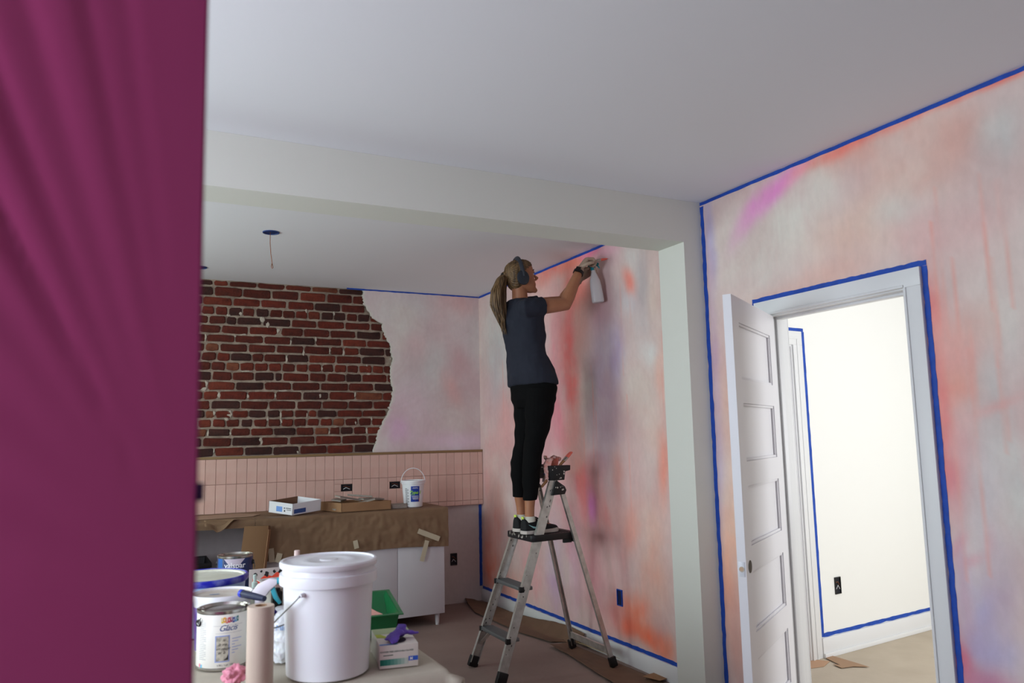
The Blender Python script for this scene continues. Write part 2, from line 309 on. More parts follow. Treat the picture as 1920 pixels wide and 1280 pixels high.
# thin drips running down from the coral on the front part
for k in range(34):
    y0 = RNG.uniform(1.4, 2.0) if k < 20 else RNG.uniform(3.8, 6.2); z1 = RNG.uniform(1.3, 2.6); ln = RNG.uniform(0.3, 0.9)
    m = np.exp(-((GY-y0-0.006*np.sin(GZ*9+k))/0.006)**2)*((GZ < z1) & (GZ > z1-ln))*RNG.uniform(.2, .5)
    colr = colr*(1-m[..., None])+np.array((240, 160, 146))*m[..., None]
nz, ny = GY.shape
mbw = MB(); mbw.v = [(XR, float(y), float(z)) for y, z in zip(GY.ravel(), GZ.ravel())]
yc = (ys[1:]+ys[:-1])/2; zc_ = (zs[1:]+zs[:-1])/2
for j in range(nz-1):
    for i in range(ny-1):
        if DY0 < yc[i] < DY1 and zc_[j] < DZ: continue
        a = j*ny+i; mbw.f.append((a, a+ny, a+ny+1, a+1))
nfront = len(mbw.v); XB = XR+0.12
mbw.add([(XB,YN,0),(XB,DY0,0),(XB,DY1,0),(XB,YB,0),(XB,YN,DZ),(XB,DY0,DZ),(XB,DY1,DZ),(XB,YB,DZ),(XB,YN,ZC),(XB,DY0,ZC),(XB,DY1,ZC),(XB,YB,ZC)],
        [(0,1,5,4),(2,3,7,6),(4,5,9,8),(5,6,10,9),(6,7,11,10)])
mbw.add([(XR,DY0,0),(XB,DY0,0),(XB,DY0,DZ),(XR,DY0,DZ),(XR,DY1,0),(XB,DY1,0),(XB,DY1,DZ),(XR,DY1,DZ)], [(0,3,2,1),(4,5,6,7),(3,7,6,2)])
mw = mbw.mesh('wall_right', 30)
set_paint(mw, np.clip(np.vstack([colr.reshape(-1, 3), np.full((len(mbw.v)-nfront, 3), 226.0)]), 0, 255))
struct('wall_right', mw, paint_mat('cloud_paint'), 'wall hand painted with coral, pink and lavender clouds')

# ---------------------------------------------------------------- back wall: plaster with a ragged break over real bricks, tiled splashback
def bw(x, y): p = onY(x, y, YB); return (p.x, p.z)
edge_px = [(682,541),(680,555),(683.6,570.6),(692.8,584.7),(699,596),(716.7,606.5),(718,618.5),(725.8,635.3),(732.8,646.6),(733.5,662),(737,672),(735.7,680.3),(733,687),(732.5,699.3),(732.5,709.7),(737.3,729),(735.5,739),(735.2,749.8),(730.3,763),(728,775),(720.7,785.4),(713.3,801.7),(708.8,810.6),(705.8,828.4),(700.6,840.3),(699.2,852)]
edge = sorted([bw(*p) for p in edge_px], key=lambda q: q[1]); ez = np.array([q[1] for q in edge]); ex = np.array([q[0] for q in edge])
ZT = 1.367       # top of the splashback
def brick_edge(z): return float(np.interp(z, ez, ex)) + 0.012*(noise.noise((z*40, 3, 1))) + 0.008*noise.noise((z*95, 7, 1))
def brick_edge_left(z): return -0.42 + 0.12*math.sin(z*3.1) + 0.03*noise.noise((z*20, 1, 4))
zrows = np.linspace(ZT-0.02, ZC, 150); NX = 110
mp_ = MB(); pts = []; 
for z in zrows:
    e = brick_edge(z)
    for i in range(NX+1): t = i/NX; t = t*t*0.4+t*0.6; pts.append((e+(XR-e)*t, YB, z))
mp_.v = pts
for j in range(len(zrows)-1):
    for i in range(NX): a = j*(NX+1)+i; mp_.f.append((a, a+1, a+NX+2, a+NX+1))
nfr = len(mp_.v)
lip = [(brick_edge(z)+0.006*noise.noise((z*60, 9, 2)), YB+0.024, z) for z in zrows]    # broken thickness of the plaster
mp_.v += lip
for j in range(len(zrows)-1): mp_.f.append((j*(NX+1), (j+1)*(NX+1), nfr+j+1, nfr+j))
PX = np.array([p[0] for p in mp_.v]); PZ = np.array([p[2] for p in mp_.v])
conv_b = lambda x, y: bw(x, y)
blobs_b = [(780,600,60,50,(212,204,204),.9), (740,590,40,30,(220,212,208),.9), (860,570,40,30,(228,186,184),.9), (830,620,40,60,(222,196,196),.7), (800,700,60,60,(208,204,202),.8), (870,690,26,40,(216,180,182),.8), (860,760,36,50,(218,206,202),.9),
           (770,760,40,40,(222,198,206),.8), (745,810,26,26,(226,190,216),.9), (850,825,60,18,(228,202,218),.8), (780,650,26,40,(226,200,200),.8), (890,620,14,70,(206,190,190),.7), (715,830,14,20,(226,220,216),.8), (850,730,14,30,(236,180,176),.6,25), (705,575,20,30,(226,218,214),.7), (745,660,14,60,(226,216,212),.7)]
colb = blob_layers(PX[None], PZ[None], (218, 200, 202), blobs_b, conv_b, 90)[0]
colb[nfr:] = (206, 198, 188)
ed = np.array([brick_edge(z) for z in PZ[:nfr]]); mk = np.exp(-((PX[:nfr]-ed)/0.02)**2)[:, None]; colb[:nfr] = colb[:nfr]*(1-mk)+np.array((222,216,208))*mk
# rest of the plane: below the tiles, and the far left beyond the bricks
zr2 = np.linspace(ZT-0.02, ZC, 40); o = len(mp_.v)
for z in zr2: e = brick_edge_left(z); mp_.v += [(XL, YB, z), (e, YB, z), (e, YB+0.024, z)]
for j in range(len(zr2)-1): a = o+j*3; mp_.f += [(a, a+1, a+4, a+3), (a+1, a+2, a+5, a+4)]
o = len(mp_.v); mp_.v += [(XL, YB, 0), (XR, YB, 0), (XR, YB, ZT-0.02), (XL, YB, ZT-0.02)]; mp_.f.append((o, o+1, o+2, o+3))
colb = np.vstack([colb, np.full((len(mp_.v)-len(colb), 3), 206.0)])
colb[-4:] = (208, 198, 196)
mbk = mp_.mesh('wall_back', 40); set_paint(mbk, np.clip(colb, 0, 255))
WALLB = struct('wall_back', mbk, paint_mat('cloud_paint_back'), 'back wall, pink washed plaster broken away over old red bricks')
mm = MB(); mm.grid(lambda u, v: (-0.75+(2.45+0.75)*u, YB+0.0385+0.004*noise.noise((u*75, v*34, 0))+0.003*noise.noise((u*220, v*100, 5)), ZT-0.03+(ZC-ZT+0.03)*v), 260, 100)
ob('mortar_bed', mm, MORTAR, WALLB, smooth=180)
row_y = [520, 539.8, 558.6, 575.8, 593.3, 610.2, 627.3, 643.75, 660.6, 678.1, 695.8, 714.1, 731.9, 749.8, 767.6, 783.9, 801, 818, 836.5, 855]
row_z = [bw(480, y)[1] for y in row_y]; row_z[0] = ZC
c1 = lambda *a: [360+x/6.4 for x in a]; c2 = lambda *a: [550+x/7.11 for x in a]; c3 = lambda *a: [350+x/6.738 for x in a]; c4 = lambda *a: [550+x/6.738 for x in a]
rows_px = [c1(445,790,1130)+c2(255,610), c1(263,612,962)+c2(92,450,797), c1(130,490,828,1152)+c2(290,648), c1(115,280,445,610,770,938,1095,1250)+c2(200,378,550,715,870,1030),
    c1(205,415,545,850,1197)+c2(330,695,1040), c1(95,355,690,1035,1075)+c2(145,498,850,1190), c1(175,520,870,1198)+c2(305,665,993), c1(335,675,1015)+c2(150,500,680,890,1235),
    c1(300,465,722,870,1145)+c2(218,580,925), c1(232,410,580,755,925,1088)+c2(38,212,390,555,725,885,1065,1215), c3(320,583,860,1113,1222)+c4(210,432,672,878,1200), c3(262,622,987,1340)+c4(348,708,1028),
    c3(410,772,1130)+c4(125,460,797,1140), c3(310,687,1042)+c4(47,372,703,1018), c3(235,360,580,785,1017,1190,1365)+c4(195,305,560,883), c3(325,503,685,850,1030,1195)+c4(15,180,345,508,665,835,998),
    c3(262,563,812,1103,1390)+c4(275,465,605,770,937), c3(198,570,945,1300)+c4(287,620,948), c3(352,735,1092)+c4(88,435,775)]
BR = [mat('brick_%d' % i, c, 0.9, var=(22, c2_, .75, 8), bump=(45, 0.5), rnd=0.14) for i, (c, c2_) in enumerate([((104,38,24),(72,28,20)), ((90,34,22),(62,26,20)), ((66,32,26),(44,26,24)), ((112,46,30),(80,34,24)), ((120,68,46),(88,44,32))])]
def brick_mesh(w, h, k):
    r = random.Random(k); c = min(0.010, w*0.2); hw, hh = w/2, h/2
    base = [(-hw+c,-hh),(0,-hh),(hw-c,-hh),(hw,-hh+c),(hw,hh-c),(hw-c,hh),(0,hh),(-hw+c,hh),(-hw,hh-c),(-hw,-hh+c)]
    j = lambda a: r.uniform(-a, a); rings = []
    jit = [(j(.004), j(.0035)) for _ in base]
    for sc, y in ((1.0, 0.030), (1.0, 0.005), (0.0, 0.0)):
        ring = []
        for (x, z), (jx, jz) in zip(base, jit):
            X, Z = x+jx, z+jz
            if sc == 0.0: X -= 0.006*(1 if x > 0 else -1 if x < 0 else 0); Z -= 0.005*(1 if z > 0 else -1)
            ring.append((X, y+(j(.0018) if y < 0.02 else 0), Z))
        rings.append(ring[::-1])
    m = MB(); m.loft(rings, False, True); return m.mesh('brick', 30)
kb = 0
for ri, px in enumerate(rows_px):
    z1, z0 = row_z[ri], row_z[ri+1]; ym = (row_y[ri]+row_y[ri+1])/2
    js = sorted(bw(x, ym)[0] for x in px)
    x = js[0]
    while x > -0.45: x -= random.choice((0.215, 0.215, 0.11) if ri % 4 else (0.11, 0.12)); js.insert(0, x)
    js.append(js[-1]+0.22)
    for a, b in zip(js[:-1], js[1:]):
        if b-a < 0.03 or kb >= 300: continue
        hb = z1-z0-0.016; dep = random.uniform(-0.005, 0.004)
        o = ob('brick', brick_mesh(b-a-0.015, hb, kb), BR[random.choice((0,0,1,1,1,2,2,3)) if random.random() < .94 else 4], WALLB, loc=((a+b)/2, YB+0.0265+dep+0.003, (z0+z1)/2)); kb += 1
# pale mortar smears left on the brick face
sm = MB()
for (x, y, rx, rz) in [(452,586,5,6),(494,597,9,7),(503,608,5,8),(430,590,6,3),(524,618,4,6),(458,626,9,2.5),(386,632,3,8),(442,629,3,4),(547,640,2.5,7),(576,582,4,7),(628,587,3,7),(594,634,3,6),(571,660,3,8),(620,657,3,7),(646,660,4,8),(539,672,3,8),(605,690,3,7),(412,740,4,7),(466,742,3,6),(518,740,2,6),(388,718,4,7),(403,774,3,6),(432,776,10,8),(426,785,6,4),(528,777,3,8),(529,789,3,8),(503,786,3,5),(391,811,3,7),(433,812,3,5),(489,824,5,6),(492,828,3,8),(402,845,2,6),(560,847,3,3),(602,741,3,8),(668,740,3,7),(577,777,3,7),(619,810,3,7),(699,785,2,6),(669,792,2,5),(690,688,3,8),(712,566,5,3),(694,700,7,3),(622,848,7,2),(735,672,3,3),(462,695,14,2.5),(455,736,10,3),(384,728,8,5),(535,732,12,3),(690,808,3,8)]:
    p = bw(x, y); s = 0.0036
    rn = random.Random(int(x*y)); ring = []
    for k in range(9):
        t = 2*math.pi*k/9; q = rn.uniform(.6, 1.25); ring.append((p[0]+rx*s*q*math.cos(t), p[1]+rz*s*q*math.sin(t)))
    n0 = len(sm.v); sm.v += [(a, YB+0.036, b) for a, b in ring]+[(p[0]+(a-p[0])*.6, YB+0.0275, p[1]+(b-p[1])*.6) for a, b in ring]
    sm.f += [(n0+k, n0+(k+1) % 9, n0+9+(k+1) % 9, n0+9+k) for k in range(9)]+[tuple(n0+9+k for k in range(9))]
ob('mortar_smear', sm, mat('mortar_smear', (184, 172, 158), 0.95, bump=(60, .5)), WALLB, kind='stuff')
# splashback: backer, tiles one by one, edge trim
YT = YB-0.045
TX1 = XR-0.003
ob('tile_backer', MB().box(-0.75, TX1-0.004, YT+0.009, YB-0.0005, 0.866, ZT-0.002), mat('grout', (196, 158, 148), 0.9), WALLB)
TILE = mat('pink_tile', (220, 184, 172), 0.42, var=(9, (212, 166, 154), .6), rnd=0.05, bump=(30, 0.04), spec=0.4)
tw = 0.0786; xt0 = onY(385.6, 870, YT).x % tw
def tile_mesh(w, h): return MB().box(-w/2, w/2, 0, 0.009, -h/2, h/2).mesh('tile', 35, bevel=0.0016, seg=1)
rows_t = [(1.147, 1.346), (0.911, 1.145), (0.868, 0.909)]
holes = [onY(650, 914, YT), onY(740.5, 909, YT)]
for (z0, z1) in rows_t:
    me = tile_mesh(tw-0.0028, z1-z0-0.0018); x = -0.7+((xt0+0.7) % tw)
    while x < TX1-0.01:
        x1 = min(x+tw, TX1); short = x1-x < tw-0.001
        if z0 < 0.87 and x < 1.9: x += tw; continue
        m_ = tile_mesh(x1-x-0.0028, z1-z0-0.0018) if short else me
        hit = [h for h in holes if z0 < h.z < z1 and h.x-0.048 < x1 and h.x+0.048 > x]
        if hit:   # cut the tile above and below the outlet
            h = hit[0]
            for (p, q) in ((z0, h.z-0.030), (h.z+0.030, z1)): ob('tile', tile_mesh(x1-x-0.0028, q-p-0.0018), TILE, WALLB, loc=((x+x1)/2, YT, (p+q)/2))
            for (p, q) in ((x, h.x-0.0475), (h.x+0.0475, x1)):     # slivers left beside the box
                if q-p > 0.008 and p >= x-1e-6 and q <= x1+1e-6: ob('tile', tile_mesh(q-p-0.0028, 0.0595), TILE, WALLB, loc=((p+q)/2, YT, h.z))
        else: ob('tile', m_, TILE, WALLB, loc=((x+x1)/2, YT, (z0+z1)/2))
        x += tw
ob('tile_edge_trim', MB().box(-0.75, TX1, YT-0.002, YB-0.0005, ZT-0.02, ZT), mat('brass_trim', (150, 124, 88), 0.5, metal=0.3), WALLB, bevel=0.001)

# ---------------------------------------------------------------- baseboards, door, casings
struct('baseboard_right', MB().box(XR-0.016, XR-0.0005, YK+0.0005, YB-0.001, 0, 0.105), TRIM, 'white baseboard under the painted kitchen wall', bevel=0.003)
struct('baseboard_front', MB().box(XR-0.016, XR-0.0005, YN, 2.03, 0, 0.105).box(XR-0.016, XR-0.0005, 3.04, YF-0.001, 0, 0.105), TRIM, 'white baseboard under the painted front wall', bevel=0.003)
jm = MB().box(XR-0.002, XB+0.002, DY0, DY0+0.014, 0, DZ-0.014).box(XR-0.002, XB+0.002, DY1-0.014, DY1, 0, DZ-0.014).box(XR-0.002, XB+0.002, DY0, DY1, DZ-0.014, DZ)
jm.box(XR+0.045, XR+0.085, DY0+0.014, DY0+0.026, 0, DZ-0.026).box(XR+0.045, XR+0.085, DY1-0.026, DY1-0.014, 0, DZ-0.026).box(XR+0.045, XR+0.085, DY0+0.014, DY1-0.014, DZ-0.026, DZ-0.014)
struct('trim_1', jm, TRIM, 'white door lining in the painted wall', bevel=0.0015)
def casing(m, x0, x1, ya, yb, zt, wd):
    m.box(x0, x1, ya-wd, ya, 0, zt); m.box(x0, x1, yb, yb+wd, 0, zt); m.box(x0, x1, ya-wd, yb+wd, zt, zt+wd)
    s = -1 if x0 < XR else 1; xe = x0 if s < 0 else x1
    for (a, b) in ((ya-0.012, ya), (yb, yb+0.012)): m.box(min(xe, xe+s*.006), max(xe, xe+s*.006), a, b, 0, zt)
    m.box(min(xe, xe+s*.006), max(xe, xe+s*.006), ya, yb, zt, zt+0.012)
m = MB(); casing(m, XR-0.018, XR-0.0005, DY0+0.008, DY1-0.008, DZ-0.008, 0.078); struct('trim_2', m, TRIM, 'white door casing on the painted wall', bevel=0.002)
m = MB(); casing(m, XB+0.0005, XB+0.018, DY0+0.008, DY1-0.008, DZ-0.008, 0.078); struct('trim_3', m, TRIM, 'white door casing on the far side of the painted wall', bevel=0.002)
# the five panel door, swung into the room
HX, HY = XR-0.020, DY1-0.016; dirv = Vector((-0.847, -0.532, 0)).normalized(); da = math.atan2(dirv.y, dirv.x)
DW, DH, DT = 0.785, 2.055, 0.036
DOORM = mat('door_paint', (232, 230, 234), 0.4, bump=(30, 0.02))
pz = [DH-0.112-0.25-0.354*k for k in range(5)]; st = 0.105
m = MB().box(0, st, 0, DT, 0, DH).box(DW-st, DW, 0, DT, 0, DH)
zr = [0]+sum([[p, p+0.25] for p in reversed(pz)], [])+[DH]
for k in range(0, len(zr), 2): m.box(st, DW-st, 0, DT, zr[k], zr[k+1])
door = struct('door_1', m, DOORM, 'white five panel door standing ajar', loc=(HX, HY, 0.012), rotz=da)
pm = MB().box(st-0.004, DW-st+0.004, DT/2-0.004, DT/2+0.004, -0.004, 0.254).mesh('panel')
mo = MB()
for side in (0, 1):
    y0, y1 = (0.004, 0.013) if side == 0 else (DT-0.013, DT-0.004)
    mo.box(st, DW-st, y0, y1, 0, 0.012).box(st, DW-st, y0, y1, 0.238, 0.25).box(st, st+0.012, y0, y1, 0.012, 0.238).box(DW-st-0.012, DW-st, y0, y1, 0.012, 0.238)
mom = mo.mesh('panel_moulding', bevel=0.003)
for p in pz:
    q = ob('panel', pm.copy(), DOORM, door, loc=(0, 0, p)); ob('panel_moulding', mom, DOORM, q)
STEEL = mat('satin_nickel', (176, 170, 160), 0.3, metal=1.0)
lp = ob('latch_plate', MB().box(DW-0.0005, DW+0.0018, DT/2-0.0125, DT/2+0.0125, 0.872, 0.932), mat('painted_plate', (222, 224, 230), 0.35), door, bevel=0.0006)
ob('latch_hole', MB().tube([(DW+0.0012, DT/2, 0.902), (DW+0.0026, DT/2, 0.902)], 0.0115, 20), STEEL, lp)
ob('latch_hole', MB().tube([(DW+0.0022, DT/2-.001, 0.903), (DW+0.0030, DT/2-.001, 0.903)], 0.0085, 20), mat('raw_wood_bore', (198, 168, 140), 0.8), lp)
kh = MB()
kh.tube([(DW-0.062, -0.0012, 0.905), (DW-0.062, DT+0.0012, 0.905)], 0.026, 28)
ob('knob_bore', kh, mat('bore_shadow', (92, 84, 74), 0.8), door)
hg = MB()
for z in (0.22, 1.03, 1.84): hg.tube([(-0.004, -0.004, z-0.045), (-0.004, -0.004, z+0.045)], 0.0055, 12)
ob('hinge', hg, STEEL, door)

# next room: slightly askew wall with its own door casing
hp0 = Vector((4.119, 3.792, 0)); hd = Vector((1.295, 0.134, 0)).normalized(); hn = Vector((hd.y, -hd.x, 0))
def hallbox(m, s0, s1, n0, n1, z0, z1):
    return m.obox(hp0+hd*((s0+s1)/2)+hn*((n0+n1)/2)+Z_*((z0+z1)/2), hd, hn, Z_, (s1-s0)/2, (n1-n0)/2, (z1-z0)/2)
HALLW = mat('hall_wall_paint', (243, 242, 237), 0.8, bump=(60, 0.03))
m = MB(); hallbox(m, -0.105, 2.6, -0.12, 0, 0, ZC); hallbox(m, -1.06, -0.87, -0.12, 0, 0, ZC); hallbox(m, -0.87, -0.105, -0.12, 0, 2.06, ZC)
struct('wall_hall', m, HALLW, 'bright white wall of the next room')
m = MB(); hallbox(m, -0.105, -0.001, 0.0005, 0.009, 0, 2.06); hallbox(m, -0.974, -0.87, 0.0005, 0.009, 0, 2.06); hallbox(m, -0.974, -0.001, 0.0005, 0.009, 2.06, 2.155)
hallbox(m, -0.105, -0.085, 0.009, 0.016, 0, 2.06); hallbox(m, -0.060, -0.045, 0.009, 0.013, 0, 2.10); hallbox(m, -0.974, -0.045, 0.009, 0.013, 2.10, 2.115)
hallbox(m, -0.117, -0.105, -0.12, 0.004, 0, 2.06); hallbox(m, -0.87, -0.858, -0.12, 0.004, 0, 2.06); hallbox(m, -0.858, -0.117, -0.12, 0.004, 2.048, 2.06)
struct('trim_4', m, TRIM, 'white door casing in the next room', bevel=0.002)
m = MB(); hallbox(m, -0.855, -0.12, -0.095, -0.06, 0.01, 2.045); d2 = struct('door_2', m, mat('hall_door_paint', (214, 212, 226), 0.4), 'closed white door in the next room', bevel=0.002)
m = MB(); hallbox(m, -0.128, -0.118, -0.058, -0.05, 0.98, 1.02); ob('strike_plate', m, STEEL, d2)
m = MB(); hallbox(m, 0.0, 2.55, 0.0005, 0.016, 0, 0.125); hallbox(m, 0.0, 2.55, 0.016, 0.028, 0, 0.03); struct('baseboard_hall', m, TRIM, 'white baseboard in the next room', bevel=0.003)
struct('wall_hall_back', MB().box(XB, 6.6, 5.45, 5.6, 0, ZC), WHITE, 'white wall behind the next room')

# ---------------------------------------------------------------- blue masking tape, strip by strip
def tape(label, p0, p1, wdir, wid, n, seg=60, jit=0.0016, group=None):
    p0, p1, wdir, n = Vector(p0), Vector(p1), Vector(wdir), Vector(n); m = MB(); L = []; k0 = random.random()*50
    for i in range(seg+1):
        c = p0.lerp(p1, i/seg)
        a = c+wdir*(jit*2*noise.noise((i*.5, k0, 0))); b = c+wdir*(wid+jit*2*noise.noise((i*.6, k0, 7)))
        L.append([a, b, b+n*0.0012, a+n*0.0012])
    m.loft(L); return ob('masking_tape', m, BLUE, label=label, cat='tape', group='blue masking tape strips')
e = 0.0006
tape('long strip of blue tape along the top of the front painted wall at the ceiling', (XR-e, YF-0.001, ZC-0.019), (XR-e, YN+0.05, ZC-0.019), Z_, 0.0185, -X_, 120)
tape('upright strip of blue tape beside the white pilaster', (XR-e, YF-0.030, 0.11), (XR-e, YF-0.030, ZC-0.027), Y_, 0.0285, -X_, 100, 0.003)
tape('blue tape along the top of the painted kitchen wall at the ceiling', (XR-e, YK+0.002, ZC-0.018), (XR-e, YB-0.004, ZC-0.018), Z_, 0.0175, -X_, 80)
tape('thin blue tape at the ceiling over the plaster of the back wall', (onY(650, 541, YB).x, YB-e, ZC-0.013), (XR-0.004, YB-e, ZC-0.013), Z_, 0.0125, -Y_, 60)
tape('blue tape along the baseboard top under the painted kitchen wall', (XR-e, YK+0.002, 0.1055), (XR-e, YB-0.004, 0.1055), Z_, 0.024, -X_, 100, 0.003)
tape('short upright blue tape in the corner below the pink tiles', (XR-0.031, YB-e, 0.13), (XR-0.031, YB-e, 0.862), X_, 0.028, -Y_, 40)
OY0, OY1, OZ = DY0+0.008-0.078, DY1-0.008+0.078, DZ-0.008+0.078
tape('blue tape along the head of the doorway casing', (XR-e, OY0-0.024, OZ+0.001), (XR-e, OY1+0.024, OZ+0.001), Z_, 0.024, -X_, 60, 0.002)
tape('upright blue tape beside the doorway casing, next to the red paint', (XR-e, OY0-0.025, 0.11), (XR-e, OY0-0.025, OZ), Y_, 0.024, -X_, 80, 0.002)
tape('upright blue tape beside the doorway casing, behind the open door', (XR-e, OY1+0.001, 0.11), (XR-e, OY1+0.001, OZ), Y_, 0.024, -X_, 60, 0.002)
hs = lambda s, z, n=0.0006: hp0+hd*s+hn*n+Z_*z
tape('blue tape over the door casing in the next room', hs(-1.0, 2.156), hs(0.028, 2.156), Z_, 0.022, hn, 40)
tape('upright blue tape beside the door casing in the next room', hs(0.002, 0.128), hs(0.002, 2.155), hd, 0.032, hn, 60)
tape('blue tape on the baseboard top in the next room', hs(0.03, 0.1265), hs(2.5, 0.1265), Z_, 0.024, hn, 60, 0.003)

# ---------------------------------------------------------------- ladder
ALU = mat('aluminium', (216, 214, 208), 0.42, metal=0.85, bump=(120, 0.05), var=(20, (176, 172, 166), .7))
STEPM = mat('ribbed_step', (120, 122, 124), 0.5, metal=0.7, bump=(200, 0.2))
SPLAT = mat('paint_splatter', (206, 196, 186), 0.6)
LX, LY = 2.45, 4.56
lad = thing('step_ladder', 'aluminium platform step ladder with black plastic fittings splashed with paint', 'ladder', (LX, LY, 0))
def L_(x, y, z): return (x-LX, y-LY, z)
def lerp(a, b, t): return tuple(Vector(a).lerp(Vector(b), t))
fr = {}
for s, yf, yt in ((0, 4.353, 4.418), (1, 4.775, 4.716)):
    a, b = (2.058, yf, 0.03), (2.520, yt, 1.265); fr[s] = (a, b)
    # channel section: web plus two lips
    mm_ = MB(); sg = 1 if s == 0 else -1
    mm_.bar(L_(*a), L_(*b), 0.056, 0.003)
    ax = (Vector(b)-Vector(a)).normalized(); fx = Vector((0, 1, 0)).cross(ax).normalized()
    for q in (-1, 1):
        o_ = fx*(0.0265*q)+Vector((0, 0.010*sg, 0)); mm_.bar(Vector(L_(*a))+o_, Vector(L_(*b))+o_, 0.004, 0.023)
    r_ = ob('front_rail', mm_, ALU, lad)
    ob('rubber_foot', MB().bar(L_(*lerp(a, b, -0.02)), L_(*lerp(a, b, 0.032)), 0.066, 0.034), BLACK, r_, bevel=0.005)
    rn = random.Random(s); sp = MB()
    for k in range(26):
        c = Vector(L_(*lerp(a, b, rn.uniform(.1, .97))))+fx*rn.uniform(-.02, .02)+Vector((0, -0.0018 if s == 0 else -0.0018, 0)); rr = rn.uniform(.0015, .005)
        sp.prism([(rr*math.cos(t)*rn.uniform(.6, 1.2), rr*1.6*math.sin(t)*rn.uniform(.6, 1.2)) for t in np.linspace(0, 5.6, 8)], c, fx, ax, (0, -1, 0), 0.0006)
    ob('paint_fleck', sp, mat('dark_fleck', (96, 92, 88), .7), r_, kind='stuff')
    a, b = (2.826, 4.302 if s == 0 else 4.811, 0.03), (2.545, 4.405 if s == 0 else 4.728, 1.125)
    mm_ = MB(); mm_.bar(L_(*a), L_(*b), 0.030, 0.003); ax = (Vector(b)-Vector(a)).normalized(); fx = Vector((0, 1, 0)).cross(ax).normalized()
    for q in (-1, 1): o_ = fx*(0.0135*q)+Vector((0, 0.009*sg, 0)); mm_.bar(Vector(L_(*a))+o_, Vector(L_(*b))+o_, 0.003, 0.020)
    r_ = ob('rear_leg', mm_, ALU, lad)
    ob('rubber_foot', MB().bar(L_(*lerp(a, b, -0.02)), L_(*lerp(a, b, 0.035)), 0.046, 0.036), BLACK, r_, bevel=0.005)
    # hinge plates
    y = 4.408 if s == 0 else 4.726
    hp = [(2.462, 1.095), (2.500, 1.190), (2.560, 1.150), (2.572, 1.125), (2.560, 1.100)]
    h_ = ob('hinge_bracket', MB().prism([(p[0]-LX, p[1]) for p in hp], (0, y-LY+(0.016 if s else -0.016), 0), X_, Z_, Y_, 0.014 if s == 0 else -0.014), BLACK, lad, bevel=0.003)
# steps
for (z, dep) in ((0.252, 0.095), (0.545, 0.090)):
    t = z/1.265; xa = 2.058+(2.520-2.058)*t; y0 = 4.353+(4.418-4.353)*t+0.004; y1 = 4.775+(4.716-4.775)*t-0.004
    st_ = ob('step', MB().box(xa-0.045-LX, xa+0.045-LX, y0-LY, y1-LY, z-0.022, z), STEPM, lad, bevel=0.004)
    rb = MB()
    for k in range(9): rb.box(xa-0.040+k*0.0095-LX, xa-0.0355+k*0.0095-LX, y0+0.01-LY, y1-0.01-LY, z-0.0002, z+0.0016)
    ob('tread_rib', rb, STEPM, st_)
    for yy in (y0, y1): ob('end_cap', MB().box(xa-0.050-LX, xa-0.020-LX, yy-0.012-LY, yy+0.012-LY, z-0.030, z+0.003), BLACK, st_, bevel=0.003)
for s in (0, 1):
    a, b = fr[s]; q = 1 if s == 0 else -1; p = lerp(a, b, 0.09); ob('step_brace', MB().bar(L_(p[0], p[1]+q*0.01, p[2]), L_(2.150, p[1]+q*0.085, 0.232), 0.022, 0.003), ALU, lad)
# platform
pl = MB().prism([(2.300-LX, -0.165), (2.330-LX, -0.182), (2.640-LX, -0.150), (2.652-LX, -0.12), (2.652-LX, 0.13), (2.640-LX, 0.155), (2.330-LX, 0.186), (2.300-LX, 0.17)], (0, 0, 0.812), X_, Y_, Z_, 0.042)
plt_ = ob('platform', pl, BLACK, lad, bevel=0.006)
gr = MB()
for k in range(14): gr.box(2.33-LX+k*0.021, 2.338-LX+k*0.021, -0.14, 0.14, 0.8535, 0.8555)
ob('platform_grip', gr, mat('grip_rubber', (34, 34, 36), .8), plt_)
ob('platform_hook', MB().box(2.56-LX, 2.62-LX, -0.135, -0.115, 0.785, 0.813).box(2.56-LX, 2.62-LX, 0.115, 0.135, 0.785, 0.813).tube([(2.635-LX, -0.145, 0.80), (2.635-LX, 0.145, 0.80)], 0.012, 10), mat('dark_green_plastic', (34, 40, 38), .5), plt_, bevel=0.002)
# top rail with caps and a small tool tray
tray = ob('top_cap', MB().prism([(-0.055, 0.0), (0.052, 0.0), (0.060, 0.055), (0.098, 0.062), (0.100, 0.095), (-0.060, 0.095)], (2.512-LX, 4.400-LY, 1.190), X_, Z_, Y_, 0.045), BLACK, lad, bevel=0.004)
ob('top_cap', MB().prism([(-0.055, 0.0), (0.052, 0.0), (0.060, 0.055), (0.090, 0.062), (0.090, 0.095), (-0.060, 0.095)], (2.512-LX, 4.690-LY, 1.190), X_, Z_, Y_, 0.045), BLACK, lad, bevel=0.004)
ob('top_rail', MB().box(2.472-LX, 2.530-LX, 4.44-LY, 4.695-LY, 1.232, 1.270), BLACK, lad, bevel=0.006)
ob('tool_tray', MB().box(2.53-LX, 2.61-LX, 4.44-LY, 4.695-LY, 1.252, 1.262), BLACK, lad, bevel=0.003)
rn = random.Random(3); sp = MB()
for k in range(16):
    rr = rn.uniform(.0015, .006); cx, cz = (rn.uniform(2.47, 2.57), rn.uniform(1.20, 1.28)) if k < 9 else (rn.uniform(2.49, 2.55), rn.uniform(1.115, 1.155))
    yy = 4.3995 if k < 9 else 4.3915
    sp.prism([(rr*math.cos(t)*rn.uniform(.6, 1.2), rr*math.sin(t)*rn.uniform(.6, 1.3)) for t in np.linspace(0, 5.6, 8)], (cx-LX, yy-LY, cz), X_, Z_, (0, -1, 0), 0.0006)
